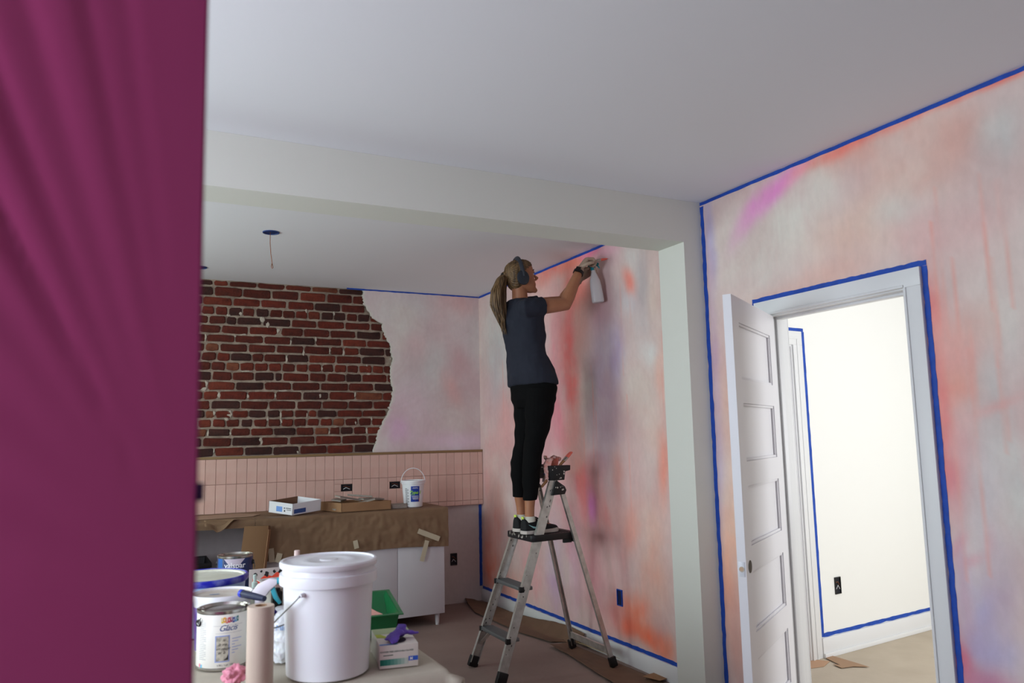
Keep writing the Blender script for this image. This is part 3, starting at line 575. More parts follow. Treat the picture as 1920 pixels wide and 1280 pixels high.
for k in range(12):
    rr = rn.uniform(.002, .007); sp.prism([(rr*.6*math.cos(t), rr*1.6*math.sin(t)*rn.uniform(.6, 1.3)) for t in np.linspace(0, 5.6, 8)], (2.2995-LX, rn.uniform(-.14, .14), rn.uniform(.822, .846)), Y_, Z_, (-1, 0, 0), 0.0006)
ob('paint_fleck', sp, SPLAT, lad, kind='stuff')
xb = MB(); xb.bar(L_(2.800, 4.315, 0.105), L_(2.800, 4.797, 0.105), 0.003, 0.040, (0, 0, 1)); xb.bar(L_(2.800, 4.315, 0.126), L_(2.800, 4.797, 0.126), 0.012, 0.003, (0, 0, 1))
ob('rear_brace', xb, ALU, lad)
# paint pot, rag and brushes kept on the ladder top
PINKP = mat('pink_paint', (244, 150, 132), 0.35, var=(30, (236, 120, 104), .7))
pt = Vector((2.545, 4.525, 1.2705))
pot = thing('paint_pot', 'small pot smeared with coral paint on the ladder top', 'paint pot', tuple(pt))
ob('pot', MB().lathe([(0.036, 0), (0.044, 0.055), (0.046, 0.058), (0.044, 0.060), (0.041, 0.055), (0.034, 0.006), (1e-6, 0.005)], 28), PINKP, pot, smooth=50)
ob('paint', MB().lathe([(0.0405, 0.045), (1e-6, 0.046)], 24), PINKP, pot)
# rag round the pot rim with a tail over the rail
rag = MB()
pathr = [(pt.x+0.048*math.cos(a), pt.y+0.05*math.sin(a), pt.z+0.058+0.010*math.sin(3*a)) for a in np.linspace(-0.6, 4.6, 16)]
rag.tube(pathr, [0.010+0.005*math.sin(k*1.7) for k in range(16)], 9)
tail = [(2.500, 4.462, 1.326), (2.476, 4.448, 1.318), (2.456, 4.436, 1.292), (2.452, 4.432, 1.250), (2.458, 4.430, 1.210), (2.466, 4.428, 1.172)]
rag.tube(tail, [(0.012, 0.020), (0.010, 0.028), (0.008, 0.032), (0.007, 0.026), (0.006, 0.018), (0.004, 0.008)], 10)
rm = remesh(rag, 0.0035, 2)
displace(rm, lambda p: 0.005*noise.noise(p*70))
ob('paint_rag', rm, mat('pink_rag', (214, 180, 172), 0.9, var=(40, (232, 140, 124), .8), bump=(150, .3)), label='crumpled pale rag stained coral draped over the ladder top', cat='rag')
def brush(name, label, tip, end, wid, hmat, bmat, ferr=True):
    tip, end = Vector(tip), Vector(end); ax = (end-tip).normalized(); Lh = (end-tip).length
    side = ax.cross(Z_).normalized(); up = side.cross(ax)
    t = thing(name, label, 'brush', tuple(end))
    P = lambda d: tip+ax*d-end
    bl = min(0.055, Lh*0.28); m = MB()
    def sec(d, a, b, n=14): return [P(d)+side*(a*math.cos(2*math.pi*k/n))+up*(b*math.sin(2*math.pi*k/n)) for k in range(n)]
    m.loft([sec(0, wid*.42, .003), sec(0.008, wid*.52, .006), sec(bl*.6, wid*.52, .009), sec(bl, wid*.48, .009)][::1]); ob('bristles', m, bmat, t)
    m = MB(); m.loft([sec(bl-.002, wid*.5, .0095), sec(bl+.025, wid*.48, .0095), sec(bl+.03, wid*.44, .009)]); ob('ferrule', m, mat('brush_ferrule', (186, 176, 166), .35, metal=.9), t)
    m = MB(); m.loft([sec(bl+.028, wid*.42, .008), sec(bl+.05, wid*.24, .009), sec(bl+.08, .0085, .0085), sec(Lh*.75, .010, .0095), sec(Lh-.006, .009, .009), sec(Lh, .005, .005)]); ob('handle', m, hmat, t)
    return t
WOODH = mat('brush_wood', (150, 104, 66), 0.5, bump=(60, .1))
BRIST = mat('coral_bristles', (238, 110, 92), 0.6, bump=(200, .4))
brush('paint_brush', 'wooden handled brush with coral bristles stuck through the rag on the ladder top', onY(1071, 847, 4.462), onY(1015, 913, 4.455), 0.044, WOODH, BRIST)
brush('small_brush', 'blue handled brush hanging behind the ladder top rail', onY(1019, 903, 4.72), onY(1024, 876, 4.66), 0.022, mat('blue_handle', (30, 66, 140), .4), mat('grey_bristles', (176, 160, 160), .8))

# ---------------------------------------------------------------- the person painting, standing on the platform
SKIN = mat('skin', (172, 116, 84), 0.5, sss=0.1, var=(18, (158, 100, 72), .5), bump=(160, .04))
SHIRT = mat('navy_jersey', (32, 35, 48), 0.9, bump=(9, .35), var=(8, (27, 30, 42), .6))
LEGG = mat('black_leggings', (5, 5, 6), 0.9, bump=(16, .2), spec=.2)
HAIR = mat('dark_blond_hair', (118, 90, 58), 0.5, var=(60, (54, 38, 26), .95, 4, (1, 1, .12)), bump=(120, .6, (1, 1, .06)))
DARKG = mat('dark_slate_plastic', (40, 44, 54), 0.4)
SOLE = 0.857
FA = math.radians(17); fwd = Vector((math.cos(FA), math.sin(FA), 0)); lft = Vector((-math.sin(FA), math.cos(FA), 0))
PB = onY(990, 990, 4.55); PB.z = SOLE
per = thing('person', 'woman in navy tee and black leggings, reaching up to paint from the ladder', 'person', tuple(PB))
def rel(mb): mb.v = [tuple(Vector(p)-PB) for p in mb.v]; return mb
def ell(c, a, b, ra, rb, n=28, sup=2.0):
    out = []
    for k in range(n):
        t = 2*math.pi*k/n; ct, st_ = math.cos(t), math.sin(t)
        out.append(Vector(c)+a*(ra*math.copysign(abs(ct)**(2/sup), ct))+b*(rb*math.copysign(abs(st_)**(2/sup), st_)))
    return out
tc_ = lambda x, y: onY(x, y, 4.55)
# trunk rings: centre pixel, half depth, half width
def trunk(inf):
    R = []
    for (x, y, hd_, hw_) in [(1000,745,.100,.158),(1000,728,.116,.176),(998,712,.116,.172),(994,692,.108,.158),(988,668,.096,.142),(984,648,.095,.138),(982,625,.104,.146),(980,605,.110,.156),(979,588,.104,.164),(976,574,.082,.150),(975,565,.060,.100),(974,558,.045,.060)]:
        R.append(ell(tc_(x, y), fwd, lft, hd_+inf, hw_+inf, 30, 2.25))
    return R
SRp, ERp, WRp = onY(987, 578, 4.40), onY(1060, 570, 4.395), onX(1087, 505, 2.745)
SLp, ELp = onY(978, 576, 4.69), onY(1054, 566, 4.60); bt, bb = onY(1112, 506, 4.440), onY(1122, 567, 4.425); WLp = bt+Vector((-.066, .085, -.050))
def arm(m, S, E, W, inf=0.0, upto=1.0):
    pts = [S.lerp(E, t) for t in (0, .25, .5, .75)]+[E]+[E.lerp(W, t) for t in (.2, .45, .75, 1)]
    rr = [.046, .052, .051, .048, .046, .045, .041, .033, .0275]
    if upto < 1: k = max(2, int(upto*len(pts))); pts, rr = pts[:k], rr[:k]
    m.tube(pts, [r+inf for r in rr], 16)
legs_px = {0: (4.475, [(1012,728),(1012,760),(1008,800),(1001,838),(997,868),(996,895),(994,925),(993,950),(993,972)]), 1: (4.625, [(988,728),(990,760),(987,800),(982,838),(975,868),(974,890),(974,925),(977,950),(978,972)])}
leg_r = [.098, .094, .076, .060, .058, .055, .043, .036, .034]
leg_pts = {s: [onY(x, y, Y) for x, y in pp] for s, (Y, pp) in legs_px.items()}
body = MB(); body.loft(trunk(-0.010))
arm(body, SRp, ERp, WRp); arm(body, SLp, ELp, WLp)
for s in (0, 1):
    body.tube([p for p in leg_pts[s]], [r-.004 for r in leg_r], 18)
    a = leg_pts[s][-1]; body.tube([Vector((a.x-0.03, a.y, SOLE+0.06)), Vector((a.x+0.03, a.y+.01, SOLE+0.05)), Vector((a.x+0.13, a.y+.04, SOLE+0.032)), Vector((a.x+0.19, a.y+.06, SOLE+0.03))], [.028, .032, .026, .016], 12)
# head in its own frame
HA = math.radians(-8); HT = math.radians(10); hf0 = Vector((math.cos(HA), math.sin(HA), 0)); hl = Vector((-math.sin(HA), math.cos(HA), 0))
hf = hf0*math.cos(HT)+Z_*math.sin(HT); hu = -hf0*math.sin(HT)+Z_*math.cos(HT)
HC = onY(977, 519, 4.545)
def Hd(x, y, z): return HC+hf*x+hl*y+hu*z
secs = [(-.118,.046,.070,.014),(-.110,.020,.083,.030),(-.095,-.010,.088,.044),(-.075,-.045,.088,.056),(-.055,-.070,.090,.063),(-.030,-.086,.089,.069),(-.005,-.094,.086,.0735),(.020,-.098,.091,.076),(.050,-.098,.090,.075),(.078,-.090,.078,.067),(.100,-.068,.055,.050),(.112,-.040,.028,.028),(.116,-.015,.005,.010)]
def headrings(inf, lo=-9): return [ell(Hd((xb+xf)/2, 0, z), hf, hl, (xf-xb)/2+inf, hw_+inf, 26, 2.2) for z, xb, xf, hw_ in secs if z >= lo]
hb = MB(); hb.loft(headrings(0))
hb.tube([Hd(.082,0,.018), Hd(.096,0,-.005), Hd(.119,0,-.028)], [(.006,.006),(.009,.008),(.011,.0095)], 10)       # nose
hb.tube([Hd(.088,.010,-.034), Hd(.104,0,-.034), Hd(.088,-.010,-.034)], [.006,.008,.006], 8)
hb.tube([Hd(.080,.020,-.060), Hd(.093,0,-.0585), Hd(.080,-.020,-.060)], [.004,.0065,.004], 8)                   # lips
hb.tube([Hd(.080,.018,-.069), Hd(.091,0,-.070), Hd(.080,-.018,-.069)], [.004,.007,.004], 8)
hb.tube([Hd(.076,.042,.022), Hd(.089,.018,.024), Hd(.090,0,.022), Hd(.089,-.018,.024), Hd(.076,-.042,.022)], [.006,.008,.006,.008,.006], 8)  # brow
hb.ball(Hd(.080,0,-.104), .019)
for s in (-1, 1): hb.tube([Hd(-.008,s*.072,.014), Hd(-.012,s*.082,.004), Hd(-.008,s*.080,-.022), Hd(-.002,s*.072,-.030)], [.006,.010,.008,.005], 8)
nk = [Hd(-.030,0,-.050), Hd(-.030,0,-.085), tc_(975,560), tc_(976,572)]
body.tube(nk, [.054,.051,.054,.070], 18)
body.v += [] ; o_ = len(body.v); body.add(hb.v, hb.f)
# hands
def hand(m, W, u, n, t, curls, spread, inf=0.0, thumb=((.25, .75, .35), (.75, .45, .45))):
    u, n = Vector(u).normalized(), Vector(n).normalized(); t = Vector(t); t = (t-u*t.dot(u)).normalized(); n = u.cross(t) if n.dot(u.cross(t)) > 0 else t.cross(u)
    rg = []
    for d, hw_, th in ((-.008, .024, .020), (.015, .029, .018), (.045, .037, .0165), (.075, .041, .0145), (.092, .039, .0125)):
        rg.append(ell(W+u*d, t, n, hw_+inf, th+inf, 16, 2.6))
    m.loft(rg); tips = []
    for i, (off, ln) in enumerate(((.031, .90), (.011, 1.0), (-.010, .95), (-.029, .76))):
        p = W+u*.086+t*off; pts = [W+u*.06+t*off*.95, p]; a = 0
        for seg_, c in zip((.044, .028, .022), curls[i]):
            a += math.radians(c); d = (u*math.cos(a)+n*math.sin(a)+t*(off*spread)).normalized(); p = p+d*(seg_*ln); pts.append(p)
        m.tube(pts, [.0095+inf, .0098+inf, .0090+inf, .0082+inf, .0066+inf], 10); tips.append(pts)
    p = W+u*.022+t*.026; pts = [W+u*.012+t*.012, p]
    for (cu_, ct_, cn_), ln in zip(((.55, .80, .35), (.75, .25, .60), (.70, -.10, .70)), (.038, .030, .024)):
        d = (u*cu_+t*ct_+n*cn_).normalized(); p = p+d*ln; pts.append(p)
    m.tube(pts, [.014+inf, .0125+inf, .0115+inf, .0098+inf, .0075+inf], 10); return tips
# right hand: back of the hand up, fingers closed towards the wall round the brush
uR = Vector((.52, -.15, .76)).normalized(); nR = Vector((.75, .0, -.5)); tR = Vector((-.15, -1, .15))
cR = [(55, 55, 30), (58, 60, 35), (62, 60, 35), (66, 60, 35)]
hand(body, WRp, uR, nR, tR, cR, .5)
uL = Vector((.72, -.30, .58)).normalized(); nL = Vector((.45, -.75, -.45)); tL = Vector((.3, .55, -.75))
cL = [(35, 50, 30), (40, 55, 35), (42, 55, 35), (45, 55, 35)]
hand(body, WLp, uL, nL, -tL if False else tL*-1, cL, .3)
bmesh_ = remesh(rel(body), 0.0045, 3)
ob('body', bmesh_, SKIN, per, label='bare forearms, face and ankles')
# gloves over both hands
g = MB(); hand(g, WRp, uR, nR, tR, cR, .5, .0026); g.tube([WRp.lerp(ERp, .10), WRp.lerp(ERp, .02), WRp+uR*.01], [(.036, .031), (.031, .030), (.030, .030)], 14)
ob('glove', remesh(rel(g), 0.0036, 2), mat('latex_glove', (170, 146, 128), .55, sss=.1, bump=(40, .3)), per, label='thin pale glove')
g = MB(); hand(g, WLp, uL, nL, tL*-1, cL, .3, .0026); g.tube([WLp.lerp(ELp, .12), WLp.lerp(ELp, .02), WLp+uL*.01], [(.036, .031), (.031, .030), (.030, .030)], 14)
ob('glove', remesh(rel(g), 0.0036, 2), _M['latex_glove'], per, label='thin pale glove')
# wrist watch
ax = (ERp-WRp).normalized(); c = WRp+ax*.028; b1 = ax.cross(Z_).normalized(); b2 = b1.cross(ax)
wt = MB()
ring = lambda d, r: [c+ax*d+b1*(r*math.cos(2*math.pi*k/24))+b2*(r*math.sin(2*math.pi*k/24)) for k in range(24)]
wt.loft([ring(-.012, .033), ring(-.012, .0355), ring(.012, .0365), ring(.012, .033), ring(-.012, .033)], False, False)
wb = ob('watch_strap', rel(wt), mat('black_strap', (12, 12, 13), .55), per)
up_ = (b2*0.75-b1*0.2+Vector((0, -.55, .2))).normalized(); sd = ax.cross(up_).normalized()
wf = MB(); wf.obox(c+up_*.037, ax, sd, up_, .019, .016, .005); ob('watch_face', rel(wf), mat('watch_glass', (10, 10, 12), .1), wb, bevel=.003)
# t-shirt
sh = MB(); tr = trunk(.012)
tr[0] = ell(tc_(1000, 722), fwd, lft, .128, .186, 30, 2.25); tr[1] = ell(tc_(999, 716), fwd, lft, .132, .190, 30, 2.25); tr[2] = ell(tc_(997, 704), fwd, lft, .132, .188, 30, 2.25); tr[3] = ell(tc_(993, 688), fwd, lft, .124, .174, 30, 2.25)
tr[-1] = ell(tc_(974, 561), fwd, lft, .060, .074, 30, 2.1)
sh.loft(tr)
def sleeve(S, E): N_ = tc_(978, 580); sh.tube([S.lerp(N_, .75), S.lerp(N_, .35), S.lerp(E, .05), S.lerp(E, .18), S.lerp(E, .34), S.lerp(E, .41)], [.050, .064, .068, .067, .065, .067], 18)
sleeve(SRp, ERp); sleeve(SLp, ELp)
sm_ = remesh(rel(sh), 0.006, 4)
def folds(p):
    k = max(0.0, min(1.0, (1.32-p.z)/.45))
    return .007*math.sin(34*(p.z+.55*p.x+.35*p.y)+3*noise.noise(p*4))*k + .009*noise.noise(p*9) + .004*noise.noise(p*24)
displace(sm_, folds)
ts = ob('t_shirt', sm_, SHIRT, per, label='navy short sleeved tee')
sm_.materials.append(mat('pale_chest_print', (120, 124, 130), .8))
for p_ in sm_.polygons:   # worn pale print on the chest
    q_ = p_.center+PB
    if p_.normal.dot(fwd) > .55 and 2.08 < q_.z < 2.26 and abs((q_-tc_(980, 610)).dot(lft)) < .115 and noise.noise(q_*34) > -.05: p_.material_index = 1
# leggings
lg = MB(); lg.loft([ell(tc_(999, 705), fwd, lft, .112, .166, 30, 2.25), ell(tc_(1000, 728), fwd, lft, .122, .180, 30, 2.25), ell(tc_(1000, 748), fwd, lft, .116, .172, 30, 2.2), ell(tc_(1001, 764), fwd, lft, .098, .150, 30, 2.2)])
hemy = {0: 937, 1: 931}
for s in (0, 1):
    P = leg_pts[s]; rr = [r+.005 for r in leg_r]
    pts = P[:6]+[onY(legs_px[s][1][6][0], hemy[s]-6, legs_px[s][0]), onY(legs_px[s][1][6][0], hemy[s], legs_px[s][0])]
    lg.tube(pts, rr[:6]+[.0455, .0445], 20)
lm_ = remesh(rel(lg), 0.0055, 4)
displace(lm_, lambda p: .0035*noise.noise(p*11)+.002*math.sin(p.z*60+4*noise.noise(p*5)))
ob('leggings', lm_, LEGG, per, label='black cropped leggings')
# socks and shoes
SHOE = mat('black_knit_shoe', (20, 21, 24), .8, bump=(220, .2)); WSOLE = mat('pale_sole', (200, 190, 182), .6)
def place(v, o, a):   # shoe frame: x towards the toe
    c, s_ = math.cos(a), math.sin(a); return Vector((o.x+v[0]*c-v[1]*s_, o.y+v[0]*s_+v[1]*c, o.z+v[2]))
for s in (0, 1):
    an = leg_pts[s][-1]; o_ = Vector((an.x, an.y, SOLE)); A = math.radians(8 if s == 0 else 14)
    T = lambda x, y, z: place((x, y, z), o_, A)
    sk = MB(); sk.tube([T(-.002, 0, .108), T(-.002, 0, .095), T(0, 0, .075)], [.0375, .039, .041], 16); ob('sock', rel(sk), mat('white_sock', (214, 210, 196), .95, bump=(200, .2)), per, smooth=60)
    prof = [(-.058, .022, .092), (-.050, .034, .098), (-.030, .039, .092), (0, .041, .082), (.035, .041, .094), (.070, .042, .078), (.110, .045, .060), (.150, .047, .050), (.185, .042, .046), (.205, .032, .040), (.216, .016, .030)]
    up = MB(); rings = []
    for x, hw_, h in prof:
        rings.append([T(x, hw_*math.cos(t)*(1 if math.sin(t) < .3 else .96), .022+(h-.022)*max(0, math.sin(t))**.75 if math.sin(t) > 0 else .022+.004*math.sin(t)) for t in np.linspace(0, 2*math.pi, 21)[:-1]])
    up.loft(rings); sh_ = ob('shoe', remesh(rel(up), .0045, 2), SHOE, per)
    so = MB(); out = [(x, hw_+.003) for x, hw_, h in prof]; pl_ = [(-.064, 0)]+[(x, -w_) for x, w_ in out]+[(.222, 0)]+[(x, w_) for x, w_ in reversed(out)]
    so.loft([[T(x, y, 0.0005) for x, y in pl_], [T(x*1.01, y*1.03, .010) for x, y in pl_], [T(x, y, .021+(.006 if x > .17 else 0)) for x, y in pl_]]); ob('sole', rel(so), WSOLE, sh_)
    tb = MB(); q = T(-.055, 0, .101); tb.obox(q, Vector((math.cos(A), math.sin(A), 0)), Vector((-math.sin(A), math.cos(A), 0)), Z_, .004, .011, .008); ob('heel_tab', rel(tb), mat('neon_tab', (206, 232, 96), .6), sh_, bevel=.002)
    lc = MB()
    for k in range(5): x = .040+k*.016; zt = .094-.0085*k; lc.tube([T(x, -.026, zt-.010), T(x+.006, 0, zt+.006), T(x, .026, zt-.010)], .0035, 7)
    lc.tube([T(.036, -.006, .096), T(.03, -.03, .103), T(.045, -.04, .092)], .003, 7); lc.tube([T(.036, .006, .096), T(.03, .03, .103), T(.045, .04, .092)], .003, 7)
    ob('lace', rel(lc), mat('black_lace', (14, 14, 15), .9), sh_)
    for sd_ in (-1, 1):   # pale curved stripe on each side
        sw = MB()
        top = [(-.035, .060), (.000, .047), (.040, .040), (.085, .040)]; bot = [(.075, .033), (.040, .029), (.000, .036), (-.033, .058)]
        def on(x, z): 
            hw_ = np.interp(x, [p[0] for p in prof], [p[1] for p in prof]); h = np.interp(x, [p[0] for p in prof], [p[2] for p in prof]); q = min(.98, (z-.022)/(h-.022)); q = max(0, q)**(1/.75); return T(x, sd_*(hw_*math.sqrt(max(0, 1-q*q))+.0022), z)
        pp = [on(x, z) for x, z in top]+[on(x, z) for x, z in bot]; n0 = len(sw.v); sw.v += [tuple(p) for p in pp]; fs = [(0,1,6,7),(1,2,5,6),(2,3,4,5)]; sw.f += [tuple(i+n0 for i in (f if sd_ < 0 else f[::-1])) for f in fs]
        ob('side_stripe', rel(sw), mat('teal_stripe', (150, 196, 196), .4), sh_, thick=.0015)
# eyes, hair, headphones
for s in (-1, 1):
    e_ = ob('eye', rel(MB().ball(Hd(.0735, s*.031, .004), .0112, nu=12, nv=8)), mat('eye_white', (220, 214, 208), .2), per)
    ob('lash', rel(MB().tube([Hd(.082, s*.018, .009), Hd(.0905, s*.030, .013), Hd(.080, s*.044, .008)], .0022, 6)), mat('dark_brow', (52, 36, 26), .8), e_)
    ob('eyebrow', rel(MB().tube([Hd(.086, s*.012, .030), Hd(.0905, s*.030, .034), Hd(.076, s*.048, .028)], .0028, 6)), _M['dark_brow'], e_)
hc = MB()
def hr(z, xb, xf, hw_, inf): return ell(Hd((xb+xf)/2, 0, z), hf, hl, (xf-xb)/2+inf, hw_+inf, 30, 2.2)
cap = [(-.078,-.070,-.020,.040),(-.060,-.082,-.012,.058),(-.035,-.092,-.004,.069),(-.005,-.098,.006,.0745),(.020,-.100,.020,.077),(.045,-.100,.062,.077),(.065,-.096,.078,.072),(.085,-.086,.072,.064),(.102,-.066,.052,.050),(.113,-.040,.026,.030),(.117,-.015,.000,.012)]
hc.loft([hr(*c_, .009) for c_ in cap]); hc.ball(Hd(-.108, 0, .028), .028, .026, .026)
hm = remesh(rel(hc), .0045, 3)
HB = Hd(-.115, 0, .022)-PB; HF = hf
def strands(p):   # combed back strands
    d = p-HB; t = math.atan2(d.dot(hl), d.dot(hu)); return .0022*math.sin(t*34+5*noise.noise(p*9))+.0012*math.sin(t*83)
displace(hm, strands)
hair = ob('hair', hm, HAIR, per, label='dark blond hair combed back')
tl = MB(); rn = random.Random(11); root = Hd(-.122, 0, .030)
pathp = [root, onY(941, 523, 4.56), onY(934, 545, 4.57), onY(934, 572, 4.57), onY(941, 598, 4.565), onY(946, 628, 4.56)]
for k in range(110):
    a = rn.uniform(0, 6.28); q = math.sqrt(rn.random()); lnq = rn.uniform(.72, 1.0) if k < 96 else rn.uniform(.5, .75); ph = rn.uniform(0, 6.28); pts = []
    wdt = [.012, .034, .050, .050, .034, .014]
    for i in range(14):
        t = i/13*lnq*5; j = min(4, int(t)); f = t-j; c = pathp[j].lerp(pathp[j+1], f); ww = wdt[j]*(1-f)+wdt[j+1]*f
        pts.append(c+Vector((1, 0, 0))*(ww*q*math.cos(a)+.010*math.sin(t*2.2+ph)*t/5)+Y_*(ww*q*math.sin(a)+.004*math.cos(t*2+ph)*t/5))
    tl.tube(pts, [.0055]*4+[.0062]*6+[.005, .004, .0025, .0008], 6)
ob('ponytail', rel(tl), HAIR, hair, smooth=60)
tie = MB(); dv = (pathp[1]-root).normalized(); tie.tube([root-dv*.004, root+dv*.010], [.0185, .0185], 18); ob('hair_tie', rel(tie), BLACK, hair)
hp_ = MB(); arc = []
for k in range(25):
    t = math.pi*k/24; arc.append(Hd(-.018+.004*math.sin(t), .098*math.cos(t), -.012+.146*math.sin(t)))
hp_.tube(arc, [(.0065, .0155)]*25, 12, up=tuple(hu)); 
hph = ob('headphones', rel(hp_), DARKG, per, smooth=60, label='dark over ear headphones')
for s in (-1, 1):
    cu = MB(); prof = [(.033, 0), (.041, .004), (.043, .014), (.040, .022), (.028, .026), (1e-6, .027)]
    c = Hd(-.020, s*.076, -.020); a1, a2 = hu, hl*s; a3 = a1.cross(a2)
    rings = [[c+a2*z+a1*(r*1.18*math.cos(2*math.pi*k/28))+a3*(r*math.sin(2*math.pi*k/28)) for k in range(28)] for r, z in prof]
    if s > 0: rings = [r[::-1] for r in rings]
    cu.loft(rings, True, False); q_ = ob('ear_cup', rel(cu), DARKG, hph, smooth=50)
    pd = MB(); tor = [c+a2*(-.004)+a1*(.036*math.cos(2*math.pi*k/24))+a3*(.030*math.sin(2*math.pi*k/24)) for k in range(25)]; pd.tube(tor, .010, 10, caps=False); ob('ear_pad', rel(pd), BLACK, q_, smooth=80)
# what she holds: brush in the right hand, spray bottle in the left
tipB = onX(1138, 485, XR-.012); endB = onY(1088, 478, 4.47)
handc = WRp+uR*.085+Vector((.03, .0, -.012))
brush('flat_brush', 'flat brush with coral bristles held against the painted wall', tipB, handc+(handc-tipB).normalized()*.06, 0.026, mat('cream_handle', (196, 184, 166), .5), BRIST)
axb = (bb-bt).normalized(); sidb = axb.cross(Vector((_fw.x, _fw.y, 0))).normalized(); depb = axb.cross(sidb)
sb = thing('spray_bottle', 'translucent white spray bottle with teal trigger held up against the wall', 'spray bottle', tuple(bb))
BOT = mat('frosted_plastic', (226, 222, 224), .4, trans=.25, sss=.1)
m = MB(); Lb = (bb-bt).length
m.loft([ell(bt+axb*d-bb, sidb, depb, a, b, 26, 2.6) for d, a, b in ((0, .015, .015), (.016, .0155, .0155), (.045, .025, .022), (.080, .036, .028), (.12, .040, .030), (Lb-.014, .043, .031), (Lb-.003, .041, .029), (Lb, .036, .025))])
ob('bottle', m, BOT, sb, smooth=60)
TEAL = mat('teal_plastic', (22, 134, 146), .35)
m = MB(); m.loft([ell(bt+axb*d-bb, sidb, depb, .0175, .0175, 22) for d in (-.018, .004)]); ob('collar', m, TEAL, sb)
m = MB(); hx = -sidb if sidb.x < 0 else sidb
m.prism([(-.030, .050), (-.034, .034), (-.016, .018), (.014, .018), (.030, .026), (.046, .030), (.046, .044), (.02, .052)], bt-bb-depb*.010, hx, -axb, depb, .020); ob('spray_head', m, TEAL, sb, bevel=.003)
m = MB(); m.prism([(.026, .030), (.044, .004), (.050, .006), (.038, .032)], bt-bb-depb*.006, hx, -axb, depb, .012); ob('trigger', m, TEAL, sb, bevel=.002)

# ---------------------------------------------------------------- kitchen run: cabinets, worktop, paper
CABM = mat('white_laminate', (208, 204, 208), 0.35)
def cabinet(x0, x1, label):
    t = thing('base_cabinet', label, 'cabinet', ((x0+x1)/2, 6.27, 0), group='white base cabinets')
    cx = (x0+x1)/2; w = x1-x0
    ob('body', MB().box(-w/2+.001, w/2-.001, -0.312, 0.30, 0.09, 0.88), CABM, t)
    for s in (-1, 1):
        xa, xb = (-w/2+.0015, -.0015) if s < 0 else (.0015, w/2-.0015)
        ob('door', MB().box(xa, xb, -0.334, -0.3145, 0.092, 0.875), CABM, t, bevel=0.0015)
    for sx in (-1, 1):
        for sy in (-0.29, 0.28): ob('leg', MB().tube([(sx*(w/2-.05), sy, 0.0), (sx*(w/2-.05), sy, 0.09)], [.014, .021], 14), CABM, t)
cabinet(1.531, 2.318, 'white two door base cabinet on short legs at the open end of the worktop')
cabinet(0.862, 1.529, 'white two door base cabinet mostly hidden under hanging brown paper, beside the open gap')
cabinet(-0.70, 0.06, 'white two door base cabinet behind the plastic sheet')
wt_ = ob('worktop', MB().box(-.71, 2.335, 5.928, 6.574, .8815, .918), mat('worktop_slab', (150, 142, 134), .5), label='long worktop under brown paper below the pink tiles', cat='worktop', bevel=.002)
def papertop(u, v, x0, x1, hang, seed):
    x = x0+(x1-x0)*u; Ltop = 0.655; L = Ltop+hang; s = v*L
    wr = .0022*noise.noise((x*7, s*9, seed))+.0014*noise.noise((x*22, s*20, seed))
    if s < Ltop-.012: return (x, 6.572-s, .9205+max(0, wr)*1.0+.0008)
    if s < Ltop+.012:
        a = (s-Ltop+.012)/.024*math.pi/2; return (x, 5.929-.0+.0-.012*math.sin(a), .9213-.012*(1-math.cos(a)))
    d = s-Ltop-.012; b = 1+.9*min(1, d/.2)
    return (x, 5.916-abs(wr)*3.0*b-.010*d*(1+math.sin(x*5+seed)), .9093-d)
m = MB(); m.grid(lambda u, v: papertop(u, v, .845, 2.345, .300+.012*math.sin(u*7), 1), 170, 90, True)
ob('kraft_paper', m, KRAFT, smooth=180, label='brown paper draped over the worktop front above the white cabinet doors', cat='paper')
m = MB(); m.grid(lambda u, v: papertop(u, v, -.70, .843, .055+.010*noise.noise((u*9, 0, 0)), 2), 120, 60, True)
ob('kraft_paper', m, KRAFT, smooth=180, label='brown paper wrapping the worktop edge over the open gap', cat='paper')
# torn corner flap and flat card lying on the worktop
fl = [onZ(368, 975, .926), onZ(425, 974, .926), onZ(405, 978, .926)]
m = MB(); a, b = Vector((.50, 5.935, .932)), Vector((.72, 5.925, .932))
m.grid(lambda u, v: (a.lerp(b, u)+Vector((0, -.06*v*(1-.3*u), -(.11*max(0, v-.25)*(1-abs(u-.35)*1.6) if v > .25 else 0)+.012*math.sin(u*9)*v)) + Vector((0, .05*(1-v), 0))), 14, 10)
ob('torn_paper', m, KRAFT, label='torn brown paper flap hanging over the worktop edge', cat='paper', smooth=180, thick=.0006)
CARD = mat('brown_card', (158, 120, 86), .8, var=(6, (140, 104, 74), .7), bump=(30, .1))
m = MB().prism([(0, 0), (.46, .02), (.52, .12), (.40, .30), (-.05, .28)], (.40, 6.10, .9245), X_, Y_, Z_, .004)
ob('card_sheet', m, mat('grey_card', (172, 140, 118), .8), label='flat sheet of card lying on the papered worktop by the tiles', cat='card')
MASK = mat('cream_masking_tape', (196, 184, 158), .6)
def scrap(label, p, q, wd, Y=5.9085):
    a, b = onY(*p, Y), onY(*q, Y); d = (b-a).normalized(); s = d.cross(Y_).normalized(); m = MB(); L = []
    for i in range(9): c = a.lerp(b, i/8); k = .0015*noise.noise((i, wd*90, 2)); L.append([c-s*(wd/2+k), c+s*(wd/2+k), c+s*(wd/2+k)+Y_*.0012, c-s*(wd/2+k)+Y_*.0012])
    m.loft(L); return ob('masking_tape', m, MASK, label=label, cat='tape', group='cream tape scraps on the brown paper')
scrap('slanting strip of cream masking tape on the hanging brown paper', (784, 995), (824, 1010), .040, 5.897)
scrap('cream masking tape holding the paper to the white cabinet door', (801, 1013), (791, 1052), .036, 5.897)
scrap('short cream tape at the paper hem above the white bucket', (666, 1013), (669, 1028), .036, 5.897)
scrap('upright cream tape on the brown paper beside the leaning board', (508, 1028), (510, 1054), .040, 5.897)
